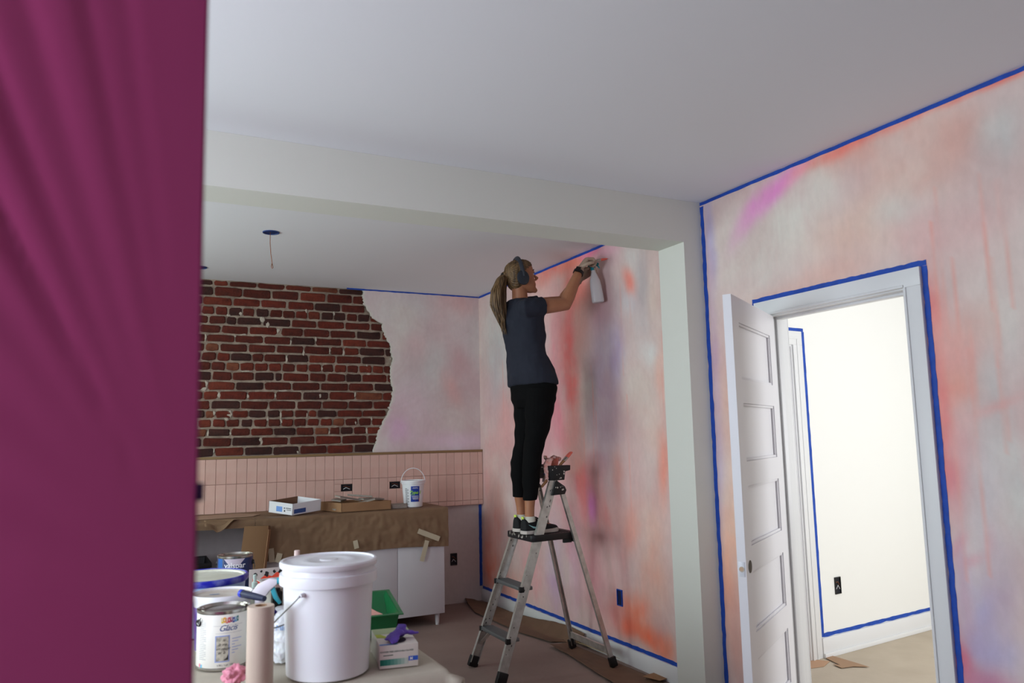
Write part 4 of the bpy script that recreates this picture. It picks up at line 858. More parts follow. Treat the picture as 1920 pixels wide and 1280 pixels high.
scrap('small leaning cream tape on the brown paper hem', (525, 1037), (520, 1054), .040, 5.897)
# things on the worktop
ZW = .9245
def tray_box(name, label, cat, corner, d1, d2, L1, L2, h, m1, m2, th=.004, minner=None):
    """open box: corner nearest the room, two edge directions"""
    t = thing(name, label, cat, (corner[0], corner[1], ZW)); d1, d2 = Vector(d1).normalized(), Vector(d2).normalized()
    def slab(o, a, la, b, lb, mt, nm):
        return ob(nm, MB().prism([(0, 0), (la, 0), (la, lb), (0, lb)], o, a, b, a.cross(b), th), mt, t)
    ob('base', MB().prism([(0, 0), (L1, 0), (L1, L2), (0, L2)], (0, 0, 0), d1, d2, Z_, .003), m2, t)
    w1 = ob('side', MB().obox(d1*(L1/2)+d2*(th/2)+Z_*(h/2), d1, d2, Z_, L1/2, th/2, h/2), m1, t); w2 = ob('side', MB().obox(d2*(L2/2)+d1*(th/2)+Z_*(h/2), d1, d2, Z_, th/2, L2/2, h/2), m1, t)
    ob('side', MB().obox(d1*(L1/2)+d2*(L2-th/2)+Z_*(h/2), d1, d2, Z_, L1/2, th/2, h/2), minner or m1, t); ob('side', MB().obox(d2*(L2/2)+d1*(L1-th/2)+Z_*(h/2), d1, d2, Z_, th/2, L2/2, h/2), m1, t)
    return t, d1, d2, w1, w2
WCARD = mat('white_card', (232, 232, 236), .6); GCARD = mat('box_inside', (120, 88, 66), .85)
t, d1, d2, w1, w2 = tray_box('open_box', 'low open white cardboard box with blue print on the papered worktop', 'box', onZ(548, 966.5, ZW), (.88, .36, 0), (-.66, .55, 0), .25, .20, .088, WCARD, GCARD, minner=GCARD); t.rotation_euler = (.19, 0, 0)
INK = mat('blue_ink', (120, 160, 226), .6); DKB = mat('dark_blue_ink', (56, 84, 146), .6); BK = mat('black_ink', (36, 36, 40), .6)
def panel_on(parent, d, n, mb_list):   # flat print on a box side: x along d, y up, pushed out by n
    for mb_, mt in mb_list:
        mb_.v = [tuple(d*x+Z_*y+n*.0009) for x, y, _ in mb_.v]; ob('print', mb_, mt, parent)
nl = -d1
panel_on(t, d2, nl, [(rect(.085, .135, .018, .058), INK), (rect(.012, .055, .048, .053), BK), (rect(.062, .072, .045, .053), BK), (rect(.060, .070, .022, .035), BK), (rect(.012, .05, .036, .040), BK)])
panel_on(t, d1, -d2, [(rect(.012, .115, .012, .045), DKB)])
t, d1, d2, w1, w2 = tray_box('carton', 'shallow brown cardboard carton full of loose tiles on the worktop', 'carton', onZ(640, 960.5, ZW), (.95, .045, 0), (-.22, .60, 0), .405, .29, .070, CARD, CARD)
car = Vector(t.location)
GTILE = mat('grey_tile_back', (150, 140, 130), .8, rnd=.1); EDGE = mat('tile_edge', (222, 218, 212), .5)
rn = random.Random(4)
def loose_tile(label, c, az, tilt, roll, L=.198, W=.078):
    t = thing('loose_tile', label, 'tile', tuple(c), group='loose tiles on the worktop'); M_ = Matrix.Rotation(az, 3, 'Z') @ Matrix.Rotation(tilt, 3, 'Y') @ Matrix.Rotation(roll, 3, 'X')
    ob('tile_body', MB().obox((0, 0, 0), M_ @ X_, M_ @ Y_, M_ @ Z_, L/2, W/2, .0045), GTILE, t, bevel=.001, seg=1)
    ob('glazed_face', MB().obox(M_ @ Vector((0, 0, -.0054)), M_ @ X_, M_ @ Y_, M_ @ Z_, L/2-.0012, W/2-.0012, .0008), EDGE, t); return t
C0 = car+d1*.20+d2*.145
for (dx, dy, dz, az, ti, ro, lb) in [(-.10, -.02, .020, .2, 0, 0, 'loose tile lying flat at the bottom of the carton'), (.09, .03, .020, .1, 0, 0, 'flat loose tile on the carton floor under the leaning tiles'),
        (-.085, -.04, .100, .35, .20, .10, 'tilted loose tile with a white edge leaning out of the carton'), (.02, -.075, .068, -.45, -.22, .02, 'long loose tile slanting down across the carton front'), (.055, .03, .108, -.30, .10, -.12, 'topmost loose tile slanting on the pile in the carton'), (.12, -.02, .082, .30, .06, .05, 'loose tile poking over the carton end'), (-.10, .06, .084, 1.1, .02, .12, 'loose tile lying crosswise at the back of the carton')]:
    loose_tile(lb, C0+d1*dx+d2*dy+Z_*(dz), az, ti, ro)
ST = onZ(747, 953, ZW)
for k, lb in enumerate(('bottom tile of the small stack beside the white tub', 'middle tile of the small stack beside the white tub', 'top tile of the small stack beside the white tub')):
    loose_tile(lb, Vector((ST.x+.004, ST.y+.055, ZW+.0065+.0108*k)), .10+.08*k, 0, 0, .15)
WPL = mat('white_plastic', (236, 236, 240), .32, sss=.05)
c = onZ(779, 951, ZW); c = Vector((c.x+.01, c.y+.085, ZW)); fa = math.atan2(-c.y, -c.x)
t = thing('mastic_tub', 'white tub with a blue label and thin bail handle on the worktop', 'tub', tuple(c))
ob('tub', MB().lathe([(1e-6, .0), (.072, 0), (.076, .004), (.091, .185), (.096, .187), (.096, .196), (.092, .198), (.097, .200), (.097, .214), (.092, .216), (.090, .200), (.074, .008), (1e-6, .007)], 48), WPL, t, smooth=40)
ob('lid', MB().lathe([(.089, .208), (.06, .210), (1e-6, .210)], 40), mat('grey_contents', (170, 168, 168), .7), t)
m = MB(); hd_ = Vector((math.cos(fa+1.62), math.sin(fa+1.62), 0)); m.tube([hd_*(.099*math.cos(a))+Z_*(.195+.118*math.sin(a)) for a in np.linspace(0, math.pi, 25)], .0032, 8); ob('handle', m, WPL, t, smooth=80)
tp = .0838
def wraptub(mb_, off, z): return wrap(mb_, .0772, fa+off, z, tp)
ob('label', wraptub(rect(-.036, .036, -.055, .07, 10), .20, .10), mat('label_blue', (24, 60, 158), .5), t)
OR = mat('orange_ink', (196, 92, 48), .6); GRN = mat('green_ink', (142, 200, 70), .6); WI = mat('white_ink', (236, 236, 240), .6)
def out(mb_, d):
    mb_.v = [(x*(1+d), y*(1+d), z) for x, y, z in mb_.v]; return mb_
m = text_mb('MAPEI', .016); ob('print', out(wraptub(m, .20, .150), .008), WI, t)
m = text_mb('Type 1', .036, .35, .0012)
ob('print', out(wraptub(m, .20, .108), .010), GRN, t)
for k in range(3): ob('print', out(wraptub(rect(-.028+.004*k, .028, .088-.011*k, .092-.011*k, 6), .20, .0), .009), WI, t)
m = MB(); m.v = [(-.036, .045, 0), (.036, .045, 0), (.036, .075, 0), (0, .058, 0)]; m.f = [(0, 1, 2, 3)]; ob('print', out(wraptub(m, .20, .0), .009), OR, t)
tl_ = MB()
for k in range(17):
    q = rect(-.017, .017-.012*((k*7) % 3 == 0), .150-.0078*k, .1535-.0078*k, 4); tl_.add(q.v, q.f)
ob('fine_print', out(wraptub(tl_, -.62, 0), .006), mat('grey_ink', (110, 108, 112), .7), t, kind='stuff')
# leaning board and dark bin in the gap
t = thing('cardboard_box', 'tall flat cardboard box leaning in the gap under the worktop', 'box', (.80, 5.80, 0))
d1 = Vector((.94, -.34, 0)); d2 = Vector((.34, .94, 0)); lean = Vector((.10, .06, .868)).normalized()
pr_ = d2.cross(lean)
ob('front_face', MB().obox(lean*.445+d1*(-.05), d1, d1.cross(lean), lean, .085, .03, .44), mat('brown_card_dark', (112, 80, 52), .8, bump=(30, .1)), t, bevel=.003)
ob('side_flap', MB().obox(lean*.43+d1*.0375+Vector((0, -.012, 0)), d1, d1.cross(lean), lean, .002, .040, .43), CARD, t)
t = thing('waste_bin', 'black bin standing in the gap under the worktop', 'bin', (.36, 6.15, 0))
ob('bin', MB().loft([[(sx*a, sy*b, z) for sx, sy in ((-1, -1), (1, -1), (1, 1), (-1, 1))] for a, b, z in ((.15, .15, 0), (.19, .19, .60), (.20, .20, .60), (.20, .20, .635), (.185, .185, .635), (.14, .14, .02))]), BLACK, t, bevel=.004)
# outlet boxes
def outlet(label, c, ax, n, w, h, rim, dark, wires=True):
    c, ax, n = Vector(c), Vector(ax), Vector(n); up = Z_
    t = thing('outlet_box', label, 'outlet box', tuple(c), group='open outlet boxes'); m = MB()
    b = .0055
    for (x0, x1, y0, y1) in ((-w/2, w/2, h/2-b, h/2), (-w/2, w/2, -h/2, -h/2+b), (-w/2, -w/2+b, -h/2+b, h/2-b), (w/2-b, w/2, -h/2+b, h/2-b)):
        m.obox(ax*((x0+x1)/2)+up*((y0+y1)/2)+n*.004, ax, up, n, (x1-x0)/2, (y1-y0)/2, .004)
    ob('rim', m, rim, t); ob('back', MB().obox(n*.0012, ax, up, n, w/2-b*.5, h/2-b*.5, .0008), dark, t)
    if wires:
        for k in range(3):
            s = (k-1)*.25; ob('wire', MB().tube([ax*(-w*.3)+up*(s*h*.8)+n*.004, ax*(-w*.05)+up*(h*.12+s*h*.4)+n*.007, ax*(w*.30)+up*(s*h*.5-h*.1)+n*.004], .0022, 6), (WPL, BLACK, mat('copper', (150, 92, 60), .4, metal=.8))[k], t)
    return t
NAVY = mat('dark_box', (10, 14, 26), .6); BBOX = mat('blue_box_plastic', (30, 60, 120), .5)
p = onY(650, 914, YT); outlet('dark outlet box in the pink tiles above the tile carton', (p.x, YT+.0085, p.z), X_, -Y_, .094, .058, BLACK, NAVY)
p = onY(740.5, 909, YT); outlet('dark outlet box in the pink tiles beside the white tub', (p.x, YT+.0085, p.z), X_, -Y_, .094, .058, BLACK, NAVY)
p = onY(850.5, 1048, YB); outlet('black outlet box low on the bare wall beside the cabinet', (p.x, YB-.0004, p.z), X_, -Y_, .064, .105, BLACK, NAVY)
p = onX(1163, 1120, XR); outlet('blue taped outlet box low on the painted wall by the ladder', (XR-.0004, p.y, p.z), -Y_, -X_, .060, .105, BLUE, mat('navy_inside', (14, 26, 70), .6), False)
p = hp0+hd*.21; outlet('black outlet box low on the white wall of the next room', (p.x+hn.x*.0004, p.y+hn.y*.0004, .436), hd, hn, .062, .11, BLACK, NAVY)
# ceiling boxes for future lamps
def ceil_box(label, x, y, r, wire):
    t = thing('ceiling_box', label, 'ceiling box', (x, y, ZC), group='ceiling boxes')
    ob('ring', MB().lathe([(r, -.0005), (r, -.006), (r-.006, -.006), (r-.008, -.002)], 32), BBOX, t, smooth=40)
    ob('back', MB().lathe([(r-.004, -.0015), (1e-6, -.0016)], 32), mat('blue_box_dark', (16, 40, 92), .6), t)
    if wire: ob('wire', MB().tube([(-.004, 0, -.002), (-.004, 0, -.07), (.002, .004, -.14), (.012, .006, -.205), (.018, .004, -.232), (.012, 0, -.240), (.006, 0, -.228), (.010, .004, -.206)], .0022, 6), mat('copper', (150, 92, 60), .4, metal=.8), t, smooth=80)
ceil_box('round blue ceiling box with a bare wire hanging down', .773, 4.995, .052, True)
ceil_box('round blue ceiling box close to the brick wall', .44, 6.218, .052, False)
# ---------------------------------------------------------------- paper and scraps on the floor
DKR = mat('dark_floor_paper', (120, 92, 72), .8, var=(5, (100, 76, 60), .7), bump=(18, .2))
def strip_sheet(Ls, Rs, lift, nu=24, nv=50):
    Ls = [Vector(p) for p in Ls]; Rs = [Vector(p) for p in Rs]
    def pl_(P, t): t *= len(P)-1; i = min(len(P)-2, int(t)); return P[i].lerp(P[i+1], t-i)
    m = MB()
    def f(u, v):
        a, b = pl_(Ls, v), pl_(Rs, v); p = a.lerp(b, u); k = (a.z*(1-u)**3 + b.z*u**3 if False else 0)
        z = .0015+lift(u, v)+abs(.004*noise.noise((u*5, v*9, 3)))+b.z*max(0, (u-.55)/.45)**2.2
        return (p.x, p.y, z)
    m.grid(f, nu, nv); return m
m = strip_sheet([onZ(*p, 0) for p in ((866, 1122), (890, 1150), (930, 1168), (977, 1189), (1032, 1206), (1066, 1199))], [(2.925, 6.45, .015), (2.925, 6.0, .02), (2.925, 5.55, .05), (2.925, 5.25, .085), (2.925, 5.0, .10), (2.925, 4.80, .09)], lambda u, v: .03*math.exp(-((v-0)/.10)**2)*(1-u)+.012*(1-u)**3)
ob('floor_paper', m, DKR, smooth=180, thick=.0008, label='dark brown floor paper curling up against the baseboard behind the ladder', cat='paper')
m = strip_sheet([onZ(*p, 0) for p in ((1031, 1214), (1065, 1230), (1094, 1249), (1120, 1266), (1160, 1290), (1200, 1318))], [onZ(*p, 0) for p in ((1066, 1206), (1112, 1224), (1165, 1246), (1205, 1262), (1255, 1284), (1290, 1300))], lambda u, v: .014*(1-u)**3+.01*math.exp(-(v/.06)**2))
ob('floor_paper', m, DKR, smooth=180, thick=.0008, label='long strip of brown floor paper under the rear ladder feet', cat='paper')
a, b = onZ(1088, 1208, 0), onZ(1252, 1270, 0); a.z = b.z = .016; ob('paper_strip', MB().bar(a, b, .0012, .045, Vector((1, 0, 0))), mat('pale_strip', (186, 168, 132), .8), label='narrow pale strip lying along the baseboard by the ladder', cat='strip')
m = MB().prism([(0, 0), (.16, .03), (.14, .16), (-.04, .12)], onZ(1238, 1282, 0)+Vector((0, 0, .018)), X_, Y_, Z_, .002); ob('card_scrap', m, CARD, label='scrap of brown card at the foot of the pilaster', cat='card')
tape_sc = onZ(1280, 1276, 0)
q = [onZ(*p, 0) for p in ((1497, 1234), (1556, 1240), (1545, 1250), (1508, 1255), (1490, 1248))]; o_ = q[0].copy()
m = MB().prism([(p.x-o_.x, p.y-o_.y) for p in q], (o_.x, o_.y, .002), X_, Y_, Z_, .0015); ob('floor_paper', m, mat('tan_paper', (190, 150, 118), .8), label='torn tan paper on the floor by the next room door', cat='paper')
q = [onZ(*p, 0) for p in ((1544, 1226), (1608, 1245), (1630, 1252), (1600, 1251), (1578, 1254), (1562, 1247), (1575, 1248), (1550, 1236))]; o_ = q[0].copy()
m = MB().prism([(p.x-o_.x, p.y-o_.y) for p in q], (o_.x, o_.y, .006), X_, Y_, Z_, .0015); ob('floor_paper', m, mat('tan_paper2', (168, 134, 104), .8), label='ragged curled edge of paper on the next room floor', cat='paper')

# ---------------------------------------------------------------- magenta plastic sheet hanging beside the photographer
PL = bpy.data.materials.new('magenta_plastic'); PL.use_nodes = True; N = PL.node_tree.nodes; L = PL.node_tree.links; b = N['Principled BSDF']
b.inputs['Base Color'].default_value = lin((172, 72, 124)); b.inputs['Roughness'].default_value = .42
tr_ = N.new('ShaderNodeBsdfTranslucent'); tr_.inputs[0].default_value = lin((172, 66, 118)); mx = N.new('ShaderNodeMixShader'); mx.inputs[0].default_value = .3
L.new(b.outputs[0], mx.inputs[1]); L.new(tr_.outputs[0], mx.inputs[2]); L.new(mx.outputs[0], N['Material Output'].inputs[0])
PXE, PY = .063, .85
FOLDS = [(.16, .004, .012), (.22, .005, .010), (.30, .004, .014), (.38, .010, .016), (.47, .014, .013), (.56, .008, .02), (.70, .007, .03), (.92, .008, .05), (1.25, .008, .08)]
def sheet(u, v):
    x = -1.55+(PXE+1.55)*u; z = .004+(ZC-.012)*v; dx, dz = PXE+.02-x, z-1.30
    r = math.hypot(dx, dz); th = math.atan2(dx, dz); k = min(1.0, dx/.25)
    f = 0
    if dz > -.35:
        rg = sum(a_*math.exp(-((th-t_)/w_)**2) for t_, a_, w_ in FOLDS); f = -(rg+.004*noise.noise((th*14, 1, 2)))*min(1.6, r/.45)*k
    f += .012*math.sin(x*5+.6*z)*k+.004*math.sin(x*31+2*math.sin(z*1.3))*k*max(0, min(1, (1.4-z)/1.0))
    return (x+.004*math.sin(z*2.1)*(u > .99), PY+f, z)
m = MB(); m.grid(sheet, 240, 170, True)
t = thing('plastic_sheet', 'magenta plastic dust sheet hanging from ceiling to floor in the foreground', 'plastic sheet', (0, 0, 0))
ob('sheet', m, PL, t, smooth=180)
ob('edge_hem', MB().tube([(PXE+.004*math.sin(z*2.1), PY, z) for z in np.linspace(.01, ZC-.012, 40)], .0012, 6), PL, t)
p = onY(364, 922, PY); ob('zipper_pull', MB().obox((PXE+.003, PY-.002, p.z), X_, Y_, Z_, .004, .003, .009), mat('purple_zip', (70, 30, 96), .4), t, bevel=.001)

# ---------------------------------------------------------------- work table under a canvas drop cloth
TX0, TX1_, TY0, TY1, TZ = -.70, .952, 2.445, 4.42, .726
tb = thing('work_table', 'long work table hidden under a canvas drop cloth', 'table', ((TX0+TX1_)/2, (TY0+TY1)/2, 0))
hx_, hy_ = (TX1_-TX0)/2, (TY1-TY0)/2
ob('table_top', MB().box(-hx_+.004, hx_-.004, -hy_+.004, hy_-.004, TZ-.03, TZ), mat('table_wood', (140, 108, 80), .6), tb)
for sx in (-1, 1):
    for sy in (-1, 1): ob('leg', MB().box(sx*(hx_-.09)-.025, sx*(hx_-.09)+.025, sy*(hy_-.09)-.025, sy*(hy_-.09)+.025, 0, TZ-.031), _M['table_wood'], tb)
CANV = mat('canvas_cloth', (190, 180, 164), .9, var=(7, (174, 164, 148), .7), bump=(260, .15))
def cloth(u, v):
    o = .34; x = TX0-o+(TX1_-TX0+2*o)*u; y = TY0-o+(TY1-TY0+2*o)*v
    cx, cy = min(max(x, TX0), TX1_), min(max(y, TY0), TY1); dx, dy = x-cx, y-cy; d = math.hypot(dx, dy)
    if d < 1e-6: return (x, y, TZ+.0025+.0012*max(0, noise.noise((x*6, y*6, 0)))+.002*max(0, noise.noise((x*2.2+4, y*2.2, 1)))**2)
    nx, ny = dx/d, dy/d; s = x if abs(dy) > abs(dx) else y; R = .016
    if d < R*1.57: a = d/R; return (cx+nx*R*math.sin(a), cy+ny*R*math.sin(a), TZ+.0025-R*(1-math.cos(a)))
    h = d-R*1.57; cor = 2*min(abs(nx), abs(ny)); w_ = .020*math.sin(s*17+1.3*math.sin(s*5))+.010*math.sin(s*41+1)
    out_ = R+(.5+.5*math.tanh(h*9))*(.020+w_*min(1, h/.12))+cor*(.05*min(1, h/.1)*math.cos(math.atan2(ny, nx)*4*3)+.03)
    out_ = max(out_, .008)
    return (cx+nx*out_, cy+ny*out_, TZ+.0025-R-h*(.985))
m = MB(); m.grid(cloth, 190, 200)
ob('drop_cloth', m, CANV, smooth=180, label='beige canvas drop cloth draped over the work table', cat='drop cloth')
ZT_ = TZ+.0058
def face(c, off=0.0): return math.atan2(-c[1], -c[0])+off
WIRE = mat('steel_wire', (150, 150, 152), .3, metal=1.0); TIN = mat('tin_lid', (186, 182, 176), .25, metal=1.0, var=(14, (150, 144, 134), .8))
# -- the big white bucket
c = (.607, 2.602, ZT_); fa = face(c)
t = thing('white_bucket', 'large white lidded plastic bucket with a wire handle on the table', 'bucket', c)
ob('pail', MB().lathe([(1e-6, .002), (.126, .002), (.131, .006), (.143, .272), (.1425, .285), (.156, .286), (.157, .300), (.156, .318), (.147, .320), (.147, .345), (.1455, .348)], 72), WPL, t, smooth=35)
ld = ob('lid', MB().lathe([(.1465, .338), (.1555, .338), (.157, .342), (.157, .352), (.154, .357), (.147, .358), (.145, .353), (.128, .352), (.118, .3535), (.095, .3535), (.090, .3555), (.062, .3555), (.058, .354), (.030, .354), (.026, .3565), (1e-6, .357)], 72), WPL, t, smooth=30)
ea, eb = fa-.56, fa-.56+math.pi
for a in (ea, eb): ob('handle_ear', MB().tube([(.140*math.cos(a), .140*math.sin(a), .268), (.1620*math.cos(a), .1620*math.sin(a), .268)], [.0075, .006], 16), WPL, t)
pts = []     # bail hanging round the left of the pail
for k in range(41):
    a = ea-math.pi*k/40; sg = math.sin(math.pi*k/40); r = .164+.016*sg; pts.append((r*math.cos(a), r*math.sin(a), .268-.135*sg**.9))
ob('handle', MB().tube(pts, .0024, 8), WIRE, t, smooth=80)
# -- paint can builder
def can(name, label, c, r, h, body_m, lid_m=TIN):
    t = thing(name, label, 'paint can', c, group='gallon paint cans')
    ob('body', MB().lathe([(1e-6, .003), (r-.004, .003), (r-.003, 0), (r+.001, .001), (r+.0015, .006), (r-.001, .008), (r-.001, h-.010), (r+.0015, h-.008), (r+.0015, h-.001), (r-.002, h), (r-.004, h-.004)], 56), TIN, t, smooth=35)
    ob('lid', MB().lathe([(r-.003, h-.004), (r-.008, h-.006), (r-.010, h-.002), (r-.014, h-.001), (r-.017, h-.007), (r-.021, h-.007), (1e-6, h-.0065)], 56), lid_m, t, smooth=30)
    ob('wrapper', MB().lathe([(r-.0004, .010), (r, .0105), (r, h-.0125), (r-.0004, h-.012)], 56), body_m, t, smooth=60)
    return t
def pr_on(t, mb_, r, fa, off, z, mt, lift=.0006, nm='print', kind=None): return ob(nm, wrap(mb_, r+lift, fa+off, z), mt, t, kind=kind)
def ears(t, r, z, a, m_):
    for q in (a, a+math.pi):
        ob('handle_ear', MB().tube([((r-.001)*math.cos(q), (r-.001)*math.sin(q), z), ((r+.007)*math.cos(q), (r+.007)*math.sin(q), z)], [.013, .010], 16), m_, t)
    pts = []
    for k in range(31): b_ = a+math.pi*k/30; sg = math.sin(math.pi*k/30); rr = r+.008+.006*sg; pts.append((rr*math.cos(b_), rr*math.sin(b_), z-.075*sg**.8))
    return pts
# -- white can with the script label
r, h = .084, .190; c = (.312, 2.868, ZT_); fa = face(c)
t = can('paint_can', 'white gallon paint can with blue script label and silver lid', c, r, h, mat('cream_label', (238, 236, 226), .45))
COLS = [(240,214,60), (244,176,60), (226,120,110), (214,60,84), (150,50,110), (50,70,160), (90,170,220), (50,130,130)]
for k, cl in enumerate(COLS):
    mt = mat('swatch_%d' % k, cl, .5); x = -.020+.0072*k; zz = .160+.0016*math.sin(k*2.1)
    q = rect(x, x+.0064, -.0085, .0085); q2 = rect(x+.0021, x+.0043, -.0035, .0035 if k % 2 else .0085)
    pr_on(t, q, r, fa, .16, zz, mt); pr_on(t, q2, r, fa, .16, zz, mat('cream_label', (0, 0, 0)), .001)
SCR = mat('script_blue', (44, 78, 142), .5); GL = mat('pale_grey_ink', (150, 152, 160), .7); LBL = mat('pale_blue_ink', (150, 166, 214), .6)
for (a, b, z) in ((-.040, .055, .1425), (-.034, .055, .1185)): pr_on(t, rect(a, b, 0, .0007, 8), r, fa, .12, z, GL)
pr_on(t, text_mb('Glacis', .027, .45, 0, 'CENTER', .92), r, fa, .18, .1265, SCR)
pr_on(t, rect(-.023, .023, -.042, .042, 6), r, fa, -.02, .070, LBL); pr_on(t, rect(-.0195, .0195, -.0385, .0385, 6), r, fa, -.02, .070, mat('sepia_print', (196, 190, 172), .6, var=(90, (110, 106, 98), .8)), .0009)
for k, (x, z, s_) in enumerate(((-.002, .024, .012), (-.006, .010, .013), (-.004, -.003, .012), (-.008, -.016, .013))):
    q = text_mb(('le', 'la vie', 'en rouge', 'et la')[k], s_, .5); q.v = [(a+x+.006, b+z, 0) for a, b, _ in q.v]; pr_on(t, q, r, fa, -.02, .070, BK, .0012)
q = MB(); q.v = [(.004, -.036, 0), (.019, -.036, 0), (.019, -.020, 0), (.013, -.030, 0)]; q.f = [(0, 1, 2, 3)]; pr_on(t, q, r, fa, -.02, .070, BK, .0012)
q = MB()
for k in range(6): s = rect(0, .034-.012*(k % 3), .098-.009*k, .1000-.009*k, 5); q.add(s.v, s.f)
pr_on(t, q, r, fa, .34, 0, LBL, .0006, 'fine_print', 'stuff')
q = MB()
for k in range(22):
    s = rect(-.016, .016-.008*((k*5) % 4 == 0), .158-.0058*k, .1592-.0058*k, 4); q.add(s.v, s.f)
pr_on(t, q, r, fa, -.86, 0, GL, .0006, 'fine_print', 'stuff')
pr_on(t, text_mb('3.78 L  1 gal  128 oz', .0072), r, fa, .14, .016, BK); pr_on(t, rect(-.020, -.012, .012, .022), r, fa, -.80, 0, mat('pink_ink', (226, 120, 140), .6)); pr_on(t, rect(-.012, -.005, .010, .020), r, fa, -.80, 0, mat('cyan_ink', (90, 190, 220), .6))
ears(t, r, .150, fa-1.12, BLACK)
ob('handle', MB().tube([((r+.006)*math.cos(fa-1.12), (r+.006)*math.sin(fa-1.12), .150), ((r+.009)*math.cos(fa-.98), (r+.009)*math.sin(fa-.98), .146), ((r+.006)*math.cos(fa-.9), (r+.006)*math.sin(fa-.9), .170)], .002, 6), WIRE, t)
# -- blue can
c = (.500, 4.150, ZT_); fa = face(c)
t = can('paint_can', 'dark blue gallon paint can with white lettering at the back of the table', c, r, h, mat('navy_label', (16, 38, 92), .35))
pr_on(t, rect(-.075, -.040, -.085, .084, 6), r, fa, -.30, .094, mat('bright_blue_label', (26, 92, 168), .35), .0004)
q = MB(); q.grid(lambda u, v: ((-.052+.030*(1-v))+(.104-.060*(1-v))*u, -.016+.032*v, 0), 12, 3); pr_on(t, q, r, fa, -.05, .161, mat('lilac_label', (206, 194, 208), .4), .0005)
pr_on(t, text_mb('valspar', .037, 0, .0006), r, fa, -.02, .134, WI, .0012)
pr_on(t, rect(.030, .052, -.06, .02, 4), r, fa, .55, .094, mat('deep_red_label', (120, 24, 40), .4), .0004)
q = MB(); q.v = [(0, 0, 0)]+[(.020*math.cos(a), .013*math.sin(a), 0) for a in np.linspace(math.pi, 2*math.pi, 12)]; q.f = [(0, k, k+1) for k in range(1, 12)]; pr_on(t, q, r, fa, .05, .080, WI)
q = MB()
for k in range(4): s = rect(-.018, .040-.008*(k % 2), .046-.008*k, .0480-.008*k, 6); q.add(s.v, s.f)
pr_on(t, q, r, fa, .05, 0, mat('pale_print', (170, 190, 214), .6), .0006, 'fine_print', 'stuff'); pr_on(t, rect(-.026, -.022, .02, .05), r, fa, .05, 0, GRN)
ob('handle', MB().tube(ears(t, r, .150, fa+1.35, BLACK), .002, 6), WIRE, t, smooth=80)
# -- white tub with purple label, and the blue rimmed pail
c = (.330, 3.075, ZT_); fa = face(c)
t = thing('paint_tub', 'white plastic paint tub with purple label behind the white paint can', 'tub', c)
ob('tub', MB().lathe([(1e-6, .002), (.086, .002), (.089, .006), (.098, .178), (.106, .180), (.108, .196), (.106, .202), (.102, .202), (.099, .196), (.096, .190)], 56), WPL, t, smooth=35)
ob('lid', MB().lathe([(.0985, .1945), (.094, .192), (1e-6, .1925)], 48), mat('dirty_lid', (214, 206, 196), .5, var=(24, (196, 180, 166), .8)), t, smooth=30)
q = rect(-.090, .075, -.085, .065, 18); ob('label', wrap(q, .0905, fa-1.1, .095, .05), mat('purple_label', (92, 62, 150), .5, var=(30, (150, 130, 196), .8)), t)
q = MB(); q.v = [(-.045, -.01, .1946), (-.012, -.01, .1946), (-.012, .0, .1946), (-.045, .0, .1946)]; q.f = [(0, 1, 2, 3)]; q.v = [(a*math.sin(fa)*-1+b*math.cos(fa), a*math.cos(fa)+b*math.sin(fa), z) for a, b, z in q.v]; ob('blue_smear', q, mat('blue_smear', (110, 140, 186), .5), t)
p = onZ(388, 1084, ZT_+.205); c = (p.x-.01, p.y+.02, ZT_); fa = face(c)
t = thing('paint_pail', 'wide pale blue pail with a paint smeared blue rim on the table', 'pail', c)
ob('pail', MB().lathe([(1e-6, .002), (.140, .002), (.144, .006), (.160, .196), (.160, .205)], 64), mat('pale_blue_plastic', (170, 200, 232), .35), t, smooth=35)
ob('rim', MB().lathe([(.160, .192), (.168, .192), (.172, .198), (.172, .211), (.168, .216), (.162, .217), (.159, .212)], 72), mat('blue_rim', (28, 32, 168), .3, var=(22, (190, 200, 232), .28, 3)), t, smooth=40)
ob('lid', MB().lathe([(.161, .2135), (.152, .212), (.149, .206), (1e-6, .2065)], 64), mat('paint_skin', (228, 228, 212), .4, var=(12, (206, 204, 184), .8)), t, smooth=30)
q = rect(-.05, .04, -.05, .04, 10); ob('label', wrap(q, .146, fa+.45, .14, .078), mat('tan_label', (190, 176, 160), .5), t)
# -- roll of kraft masking paper
c = (.383, 2.532, ZT_); t = thing('paper_roll', 'upright roll of pinkish kraft masking paper', 'paper roll', c)
ob('roll', MB().lathe([(.018, .001), (.0395, .001), (.040, .003), (.040, .243), (.0392, .245), (.018, .245)], 48), mat('pink_kraft', (202, 182, 166), .8, var=(5, (190, 170, 154), .6), bump=(40, .06)), t, smooth=35)
ob('core', MB().lathe([(.018, .001), (.0165, .001), (.0165, .2455), (.018, .2455), (.018, .001)], 32), CARD, t, smooth=35)
